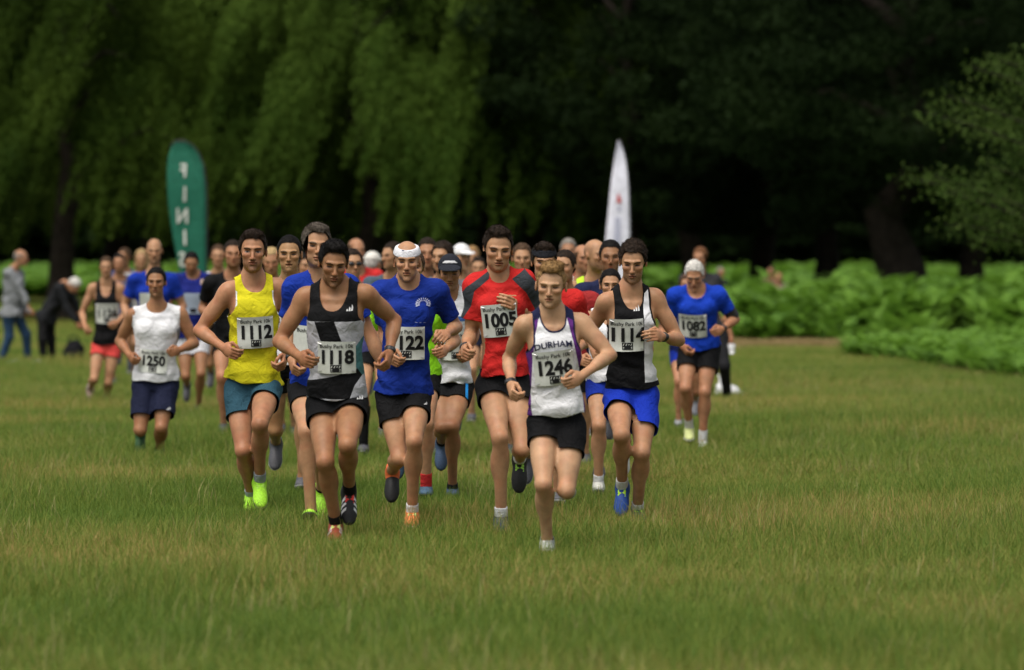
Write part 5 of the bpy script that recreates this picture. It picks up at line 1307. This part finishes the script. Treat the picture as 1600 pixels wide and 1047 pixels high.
# ------------------------------------------------------------------ the pack behind (heads and shoulders between the front runners)
SH = dict(b=dict(c=BLK, len=.42), n=dict(c=DKNAVY, len=.45), r=dict(c=(.010, .03, .30), len=.42), g=dict(c=(.10, .10, .11), len=.45))
SHOE = ((.08, .08, .09), (.3, .3, .3), None); SHOE2 = ((.3, .3, .33), (.4, .4, .4), None)
def T(c, **k): return dict(dict(kind='shirt', c=c, hem=.05, neck=(.13, .44), sleeve=.62), **k)
def VS(c, **k): return dict(dict(kind='vest', c=c, hem=.05, neck=(.24, .48), strap=.76), **k)
crowd_person(226, 452, 397, 'young runner with black fringe and open mouth beside the yellow vest', pose=1, skin='asian', hair=('short', 'black'), top=VS(WHT), shorts=SH['b'], shoes=SHOE, near=True, eyes='squint', stubble=0, mouth=.8, seed=21, bulk=.92)
crowd_person(234, 645, 418, 'runner in neon green sleeves tucked behind the white headband', pose=1, mirror=False, skin='fair', hair=('short', 'brown'), top=T(NEON, sleevew=1.1), shorts=SH['b'], shoes=((.05, .10, .16), (.03, .03, .04), None), socks=((.5, .03, .03), .1), near=True, fine=.0135, seed=22)
crowd_person(240, 850, 409, 'runner in red T-shirt with a black headband round dark hair', pose=1, skin='fair', hair=('thick', 'dark'), top=T(RED), shorts=SH['b'], shoes=SHOE, near=True, fine=.0135, seed=23, eyes='open', extras=dict(headband=((.015, .016, .02), .050, .094)), yaw=4, pitch=4)
crowd_person(228, 954, 446, 'short dark-haired runner in blue shorts close behind bib 1114', pose=1, mirror=True, skin='fair', hair=('short', 'black'), top=VS(WHT, panels=[]), shorts=SH['r'], shoes=((.5, .5, .45), (.4, .4, .4), None), socks=((.6, .6, .6), .06), near=True, fine=.0135, seed=24, eyes='squint')
crowd_person(214, 954, 402, 'dark-haired runner whose forehead shows below the white flag', pose=0, skin='olive', hair=('short', 'black'), top=T(NAVY), shorts=SH['b'], shoes=SHOE, seed=25)
crowd_person(200, 931, 399, 'bald bearded runner in lime vest with face turned aside', pose=0, yaw=38, skin='fair', hair=('none', 'brown'), top=VS(LIME), shorts=SH['b'], shoes=SHOE, seed=26, stubble=.7)
crowd_person(176, 911, 404, 'bald runner in white and navy shirt behind the lime vest', pose=1, yaw=20, skin='ruddy', hair=('ring', 'brown'), top=T(WHT, panels=[]), shorts=SH['n'], shoes=SHOE, seed=27)
crowd_person(216, 882, 417, 'dark-haired runner half hidden behind sandy-haired leader', pose=0, yaw=-20, skin='fair', hair=('short', 'dark'), top=T((.35, .03, .03)), shorts=SH['b'], shoes=SHOE, seed=28)
crowd_person(150, 888, 392, 'grey-haired runner far back above the black headband', pose=1, skin='ruddy', hair=('short', 'grey'), top=T((.4, .05, .04)), shorts=SH['b'], shoes=SHOE, seed=29)
crowd_person(190, 816, 404, 'brown-haired runner peering past the red shirt shoulder', pose=0, skin='fair', hair=('short', 'brown'), top=T((.45, .05, .04)), shorts=SH['n'], shoes=SHOE, seed=30)
crowd_person(152, 747, 419, 'dark-haired short runner whose forehead shows above red shoulder', pose=1, skin='fair', hair=('short', 'dark'), top=T((.12, .12, .13)), shorts=SH['b'], shoes=SHOE, seed=31)
crowd_person(140, 738, 402, 'sandy-haired runner at the very back beside the red shirt', pose=0, skin='fair', hair=('short', 'sandy'), top=T((.3, .3, .32)), shorts=SH['b'], shoes=SHOE, seed=32)
crowd_person(162, 722, 402, 'runner in white cap behind the black cap', pose=1, skin='fair', hair=('short', 'grey'), top=T(WHT), shorts=SH['n'], shoes=SHOE, seed=33, extras=dict(cap=((.72, .72, .72), None)), yaw=25)
crowd_person(192, 691, 402, 'runner with bushy brown hair behind the black cap', pose=0, skin='fair', hair=('bob', 'dark'), top=T((.16, .16, .18)), shorts=SH['b'], shoes=SHOE, seed=34, yaw=-25)
crowd_person(190, 668, 396, 'runner in grey shirt with dark hair beside white headband', pose=1, skin='ruddy', hair=('short', 'dark'), top=T((.20, .20, .23)), shorts=SH['b'], shoes=SHOE, seed=35)
crowd_person(174, 613, 400, 'dark-haired runner in slate shirt with face turned aside', pose=0, yaw=-50, skin='fair', hair=('short', 'dark'), top=T((.07, .10, .13)), shorts=SH['b'], shoes=SHOE, seed=36)
crowd_person(150, 583, 412, 'runner in red shirt and white cap with back turned', pose=1, yaw=150, skin='fair', hair=('short', 'white'), top=T((.60, .03, .025)), shorts=SH['b'], shoes=SHOE, seed=37, extras=dict(cap=((.7, .68, .62), None)))
crowd_person(152, 557, 392, 'bald runner in red far back between blue shirts', pose=0, skin='ruddy', hair=('ring', 'brown'), top=T((.55, .03, .03)), shorts=SH['b'], shoes=SHOE, seed=38, yaw=20)
crowd_person(192, 551, 412, 'dark-haired runner in black sunglasses behind bib 1118', pose=1, skin='fair', hair=('short', 'dark'), top=T((.10, .10, .30)), shorts=SH['b'], shoes=SHOE, socks=((.012, .012, .012), .34), seed=39, extras=dict(glasses=1), yaw=15)
crowd_person(172, 473, 416, 'dark-haired runner between the black fringe and grey hair', pose=0, skin='fair', hair=('bob', 'black'), top=T((.3, .05, .05)), shorts=SH['b'], shoes=SHOE, seed=40, yaw=40)
crowd_person(172, 424, 408, 'blond runner squinting beside the yellow vest shoulder', pose=1, skin='ruddy', hair=('short', 'blond'), top=T((.4, .35, .1)), shorts=SH['b'], shoes=SHOE, seed=41, pitch=10)
crowd_person(170, 364, 397, 'runner in black T-shirt half hidden by yellow vest', pose=0, skin='ruddy', hair=('short', 'dark'), top=T(BLK), shorts=SH['b'], shoes=SHOE, seed=42, yaw=6)
crowd_person(140, 341, 400, 'woman runner with tied brown hair and white strap far back', pose=1, skin='fair', hair=('pony', 'brown'), top=VS(WHT), shorts=SH['b'], shoes=SHOE, seed=43, bulk=.88)
px_person(148, dict(SA=(276, 437), SB=(328, 437), EA=(262, 478), WA=(274, 505), EB=(340, 478), WB=(328, 505), HA=(288, 532), HB=(315, 532), KA=(290, 588), AA=(292, 600), KB=(314, 584), AB=(310, 632)),
          dict(c=(299, 411), yaw=3, pitch=14, q=1.0), m=.97, label='dark-haired runner in dark blue shirt and white shorts below the green flag', skin='tan', hair=('short', 'black'), eyes='down', stubble=.3, near=False,
          top=T((.012, .02, .17), panels=[((.55, .4, .3), [(313, 437), (320, 437), (320, 445), (313, 445)], 'front')]),
          bib=dict(at=(302, 474), n='', rot=0, w=.24, h=.22, c=(.36, .42, .52)), shorts=dict(c=(.6, .6, .63), len=.45), shoes=SHOE, foot=(60, 0), seed=44)
px_person(152, dict(SA=(212, 437), SB=(268, 437), EA=(194, 478), WA=(202, 508), EB=(286, 478), WB=(272, 508), HA=(226, 535), HB=(254, 535), KA=(228, 590), AA=(230, 604), KB=(252, 588), AB=(250, 637)),
          dict(c=(241, 392), yaw=2, pitch=3, q=1.02), m=1.02, label='bald runner in royal blue T-shirt behind the white sleeveless top', skin='fair', hair=('none', 'brown'), eyes='squint', stubble=.35, near=False,
          top=T((.008, .032, .30)), bib=dict(at=(236, 473), n='', rot=0), shorts=SH['b'], shoes=SHOE, foot=(60, 0), seed=45, watch='A', fine=.013)
crowd_person(124, 186, 411, 'dark-haired runner behind the woman in black vest', pose=0, skin='ruddy', hair=('short', 'black'), top=T((.10, .10, .16)), shorts=SH['b'], shoes=SHOE, seed=46)
crowd_person(116, 194, 402, 'brown-haired runner farthest back near the woman in black', pose=1, skin='ruddy', hair=('short', 'brown'), top=T((.05, .06, .14)), shorts=SH['b'], shoes=SHOE, seed=47, yaw=-30)
crowd_person(122, 221, 405, 'blond long-haired runner hidden behind bald man in blue', pose=0, skin='fair', hair=('long', 'blond'), top=T((.3, .3, .3)), shorts=SH['b'], shoes=SHOE, seed=48)
crowd_person(166, 1073, 446, 'short runner in navy shirt and blue shorts behind white-haired man', pose=1, mirror=True, skin='ruddy', hair=('short', 'brown'), top=T((.012, .02, .10)), shorts=SH['r'], shoes=SHOE2, seed=49)
# people who only stand by
px_person(138, dict(SA=(1070, 437), SB=(1117, 437), EA=(1064, 480), WA=(1078, 512), EB=(1135, 486), WB=(1142, 527), HA=(1100, 520), HB=(1126, 520), KA=(1104, 572), AA=(1106, 620), KB=(1132, 572), AB=(1136, 620)),
          dict(c=(1094, 403), yaw=-15, pitch=6, q=1.02), m=1.0, label='brown-haired bystander in black trousers behind the white-haired runner', skin='ruddy', hair=('short', 'auburn'), stubble=.2, near=False,
          top=T((.03, .03, .035)), shorts=dict(c=(.014, .014, .016), len=1.3, flare=.9), shoes=((.03, .03, .03), (.03, .03, .03), None), seed=50, group='people watching', cat='person', lean=.02)
SP = dict(group='people watching', cat='person')
px_person(103, dict(SA=(12, 427), SB=(31, 427), EA=(36, 460), WA=(46, 484), EB=(28, 459), WB=(38, 484), HA=(12, 490), HB=(24, 490), KA=(14, 526), AA=(5, 558), KB=(41, 524), AB=(43, 557)),
          dict(c=(33, 403), yaw=75, pitch=4, q=1.02), m=1.0, label='bald man in grey hooded jacket and blue jeans walking by', skin='ruddy', hair=('ring', 'grey'), stubble=.1, near=False, twist=.12, lean=.0,
          signs=dict(EA=-.3, WA=-.3, EB=.3, WB=.3, KA=.3, AA=.3, KB=.3, AB=.3), top=dict(kind='shirt', c=(.22, .23, .24), hem=-.06, neck=(.08, .34), sleeve=1.5, w=1.16, fold=2.0, name='jacket'), shorts=dict(c=(.035, .075, .15), len=1.3, w=1.02), shoes=((.05, .05, .05), (.03, .03, .03), None), footyaw=(80, 80), foot=(20, 0), seed=51, hiptwist=-.07, fine=.013, **SP)
px_person(103, dict(SA=(92, 449), SB=(106, 449), EA=(104, 481), WA=(120, 505), EB=(118, 476), WB=(127, 503), HA=(66, 495), HB=(78, 495), KA=(66, 530), AA=(68, 560), KB=(80, 530), AB=(82, 560)),
          dict(c=(116, 446), yaw=70, pitch=48, q=1.0), m=.98, label='white-haired person in black coat and trousers bending over a bag', skin='ruddy', hair=('white', 'white'), stubble=0, near=False, twist=.16, lean=.05,
          signs=dict(EA=-.3, EB=.3, WA=-.3, WB=.3, KA=-.2, KB=.2, AA=.2, AB=.2), top=dict(kind='shirt', c=(.016, .017, .019), hem=-.10, neck=(.08, .34), sleeve=1.5, w=1.12, fold=1.6, name='coat'), shorts=dict(c=(.012, .012, .013), len=1.3), shoes=((.03, .03, .03), (.03, .03, .03), None), footyaw=(70, 70), seed=52, hiptwist=-.08, fine=.013, **SP)
for i, (px, py, s, c, hc_, lb) in enumerate(((1126, 425, 78, (.02, .022, .03), 'grey', 'far onlooker in dark clothes standing in bracken'), (1205, 424, 76, (.10, .035, .04), 'brown', 'far onlooker in dull red standing in bracken'), (1217, 433, 77, (.25, .2, .16), 'sandy', 'far onlooker in pale clothes low in the bracken'))):
    crowd_person(s, px, py, lb, pose=2, skin='ruddy', hair=('short', hc_), top=T(c), shorts=dict(c=(.02, .02, .022), len=1.3), shoes=SHOE, seed=60 + i, fine=.022, body_yaw=(40, -30, 10)[i], **SP)
# ------------------------------------------------------------------ flags, bags, tape
def flag(name, label, s, outline, pole_pts, colr, letters, marks=()):
    Y = dist_of(s); base = unproj(*pole_pts[0], Y); base = np.array([base[0], Y, 0.0])
    o = thing(name, base, label, 'flag', 'feather flags at the start line')
    ol = np.array([unproj(x, y, Y) - base for x, y in outline[0]]); orr = np.array([unproj(x, y, Y) - base for x, y in outline[1]])
    n = len(ol); k = 9; V = []
    rip = lambda x, z: .035 * math.sin(z * 2.6 + x * 5) + .02 * math.sin(z * 6 + 1)
    for a, b in zip(ol, orr):
        for i in range(k):
            p = a + (b - a) * i / (k - 1); V.append((p[0], p[1] + rip(p[0], p[2]) * math.sin(math.pi * i / (k - 1)) ** .5, p[2]))
    F = [(j * k + i, j * k + i + 1, (j + 1) * k + i + 1, (j + 1) * k + i) for j in range(n - 1) for i in range(k - 1)]
    c = mesh_obj('sail', V, F, cloth(colr, .6), o); md = c.modifiers.new('thickness', 'SOLIDIFY'); md.thickness = .004; md.offset = 0
    for body, px, py, size, rotd, mir, ink in letters:
        tv, tf = text_tris(body, size, .03, .80); tv = tv.copy()
        if mir: tv[:, 0] *= -1
        a = math.radians(rotd); tv = tv @ np.array([[math.cos(a), math.sin(a)], [-math.sin(a), math.cos(a)]])
        p = unproj(px, py, Y) - base; W3 = np.stack([p[0] + tv[:, 0], np.zeros(len(tv)), p[2] + tv[:, 1]], 1)
        W3[:, 1] = [rip(x, z) * .9 - .012 - .02 for x, _, z in W3]; mesh_obj('letter', W3, tf, plain('flag_print', ink, .7, .2), c, smooth=False)
    for poly, ink in marks:
        p = [unproj(x, y, Y) - base for x, y in poly]; mesh_obj('printed_mark', [(q[0], rip(q[0], q[2]) * .9 - .03, q[2]) for q in p], [tuple(range(len(p)))], plain('flag_print', ink, .7, .2), c, smooth=False)
    mb = MB(); mb.tube([unproj(x, y, Y + .01) - base for x, y in pole_pts], [.016] * (len(pole_pts) // 2) + [.012] * (len(pole_pts) - len(pole_pts) // 2), 8); mb.build('pole', plain('flag_pole', (.02, .02, .022), .4), o, True)
    mb = MB(); mb.tube([(0, 0, 0), (0, 0, .35)], [.022, .022], 8)
    for a in (.5, 2.6, 4.7): mb.tube([(0, 0, .06), (.35 * math.cos(a), .35 * math.sin(a), .02)], [.015, .012], 6)
    mb.build('ground_stand', plain('flag_stand', (.06, .06, .06), .4, .5, .6), o, True)
flag('feather_flag', 'green feather flag lettered FINISH seen from its back', 106,
     ([(276, 222), (268, 229), (263, 245), (261, 265), (261, 290), (263, 320), (267, 350), (272, 380), (277, 405), (285, 450), (293, 490)],
      [(290, 222), (301, 229), (309, 240), (316, 256), (320, 275), (321.5, 300), (322, 330), (322, 360), (322, 390), (322, 430), (322, 490)]),
     [(323, 575), (323, 450), (323, 330), (322, 290), (318, 258), (310, 238), (300, 226), (286, 219), (272, 221), (265, 232)], (.020, .135, .085),
     [('F', 287, 266, .27, -4, True, (.55, .57, .52)), ('I', 289, 303, .30, -2, True, (.55, .57, .52)), ('N', 285, 337, .30, 0, True, (.55, .57, .52)), ('I', 289, 371, .30, 2, True, (.55, .57, .52)), ('S', 285, 405, .30, 3, True, (.55, .57, .52)), ('H', 290, 438, .30, 3, True, (.55, .57, .52))])
flag('feather_flag', 'slim white feather flag with small red mark behind the runners', 106,
     ([(966, 220), (963, 232), (960, 250), (957, 270), (954, 295), (951, 325), (948, 355), (945, 390), (942, 450), (940, 500)],
      [(968, 220), (973, 232), (977, 250), (980, 270), (982, 295), (983, 325), (984, 355), (984, 390), (984, 450), (984, 500)]),
     [(985, 575), (985, 450), (985, 360), (983, 290), (978, 250), (973, 230), (967, 218)], (.80, .80, .90), [],
     [([(963, 316), (965, 304), (967, 302), (971, 315), (970, 317)], (.55, .06, .06)), ([(964, 326), (968, 324), (970, 327), (966, 331)], (.3, .3, .42)), ([(961, 340), (969, 340), (969, 378), (959, 378)], (.42, .43, .54))])
def blob_bag(name, label, cat, px, py, s, prims, mat, handle=None):
    Y = dist_of(s); c = unproj(px, py, Y); base = np.array([c[0], Y, 0]); fd = Field((-.6, -.6, -.05), (.6, .6, .7), .014)
    for p, r, R_ in prims: fd.ell(p, r, R_, .06)
    fd.plane((0, 0, -1), 0.0); V, F, _ = fd.mesh(); F = tri(F); N = normals(V, F); V = V + N * (.012 * wob(V, 5, int(px)) + .007 * (1 - 2 * np.abs(np.sin(V[:, 0] * 21 + V[:, 2] * 17 + 2 * wob(V, 2, 3)))))[:, None]
    o = thing(name, base, label, cat); mesh_obj('bag_body', V, F, mat, o)
    mb = MB()
    for pts in handle: mb.tube(pts, .012, 6)
    mb.build('handle', mat, o, True)
blob_bag('holdall', 'black holdall on the grass under the bending person', 'bag', 115, 560, 103, [((0, 0, .16), (.17, .16, .17), None), ((.02, 0, .26), (.13, .12, .12), None)], cloth((.012, .012, .014)), [[(-.08, -.02, .34), (-.05, -.02, .44), (.05, -.02, .44), (.09, -.02, .34)]])
blob_bag('carrier_bag', 'white plastic carrier bag lying on grass behind the white-haired runner', 'bag', 1136, 625, 133, [((0, 0, .06), (.13, .12, .11), None), ((.12, -.02, .03), (.09, .07, .06), rot(0, 0, 20)), ((-.05, 0, .14), (.07, .08, .08), None)], cloth((.68, .68, .70), .4), [[(-.08, 0, .19), (-.10, 0, .27), (-.03, 0, .27), (-.03, 0, .20)]])
# white cup at the bystander's hand
_Y = dist_of(138) - .12; _c = unproj(1143, 546, _Y); cup = thing('paper_cup', _c - np.array([0, 0, .05]), 'white paper cup held beside the black trousers', 'cup')
mb = MB(); mb.tube([(0, 0, 0), (0, 0, .05), (0, 0, .105)], [.032, .037, .043], 16); mb.build('cup_wall', plain('paper', (.7, .7, .7), .6), cup, True)
mb = MB(); mb.tube([(0, 0, .105), (0, 0, .112)], [.046, .045], 16); mb.build('lid', plain('paper', (.7, .7, .7), .5), cup, True)
# tape laid on the meadow
_p = [(x, ground_y(572 + .6 * math.sin(x * .13))) for x in range(-60, 78, 6)]
mb = MB(); V = []
for i, (px, Y) in enumerate(_p): V += [((px - 800) * Y / FPX, Y - .05, .055 + .02 * math.sin(i)), ((px - 800) * Y / FPX, Y + .05, .075 + .02 * math.sin(i + .4))]
tp = mesh_obj('marker_tape', V, [(2 * i, 2 * i + 2, 2 * i + 3, 2 * i + 1) for i in range(len(_p) - 1)], plain('tape', (.6, .6, .58), .5)); md = tp.modifiers.new('thickness', 'SOLIDIFY'); md.thickness = .003
tp['label'] = 'white marker tape laid along the grass by the jeans'; tp['category'] = 'tape'
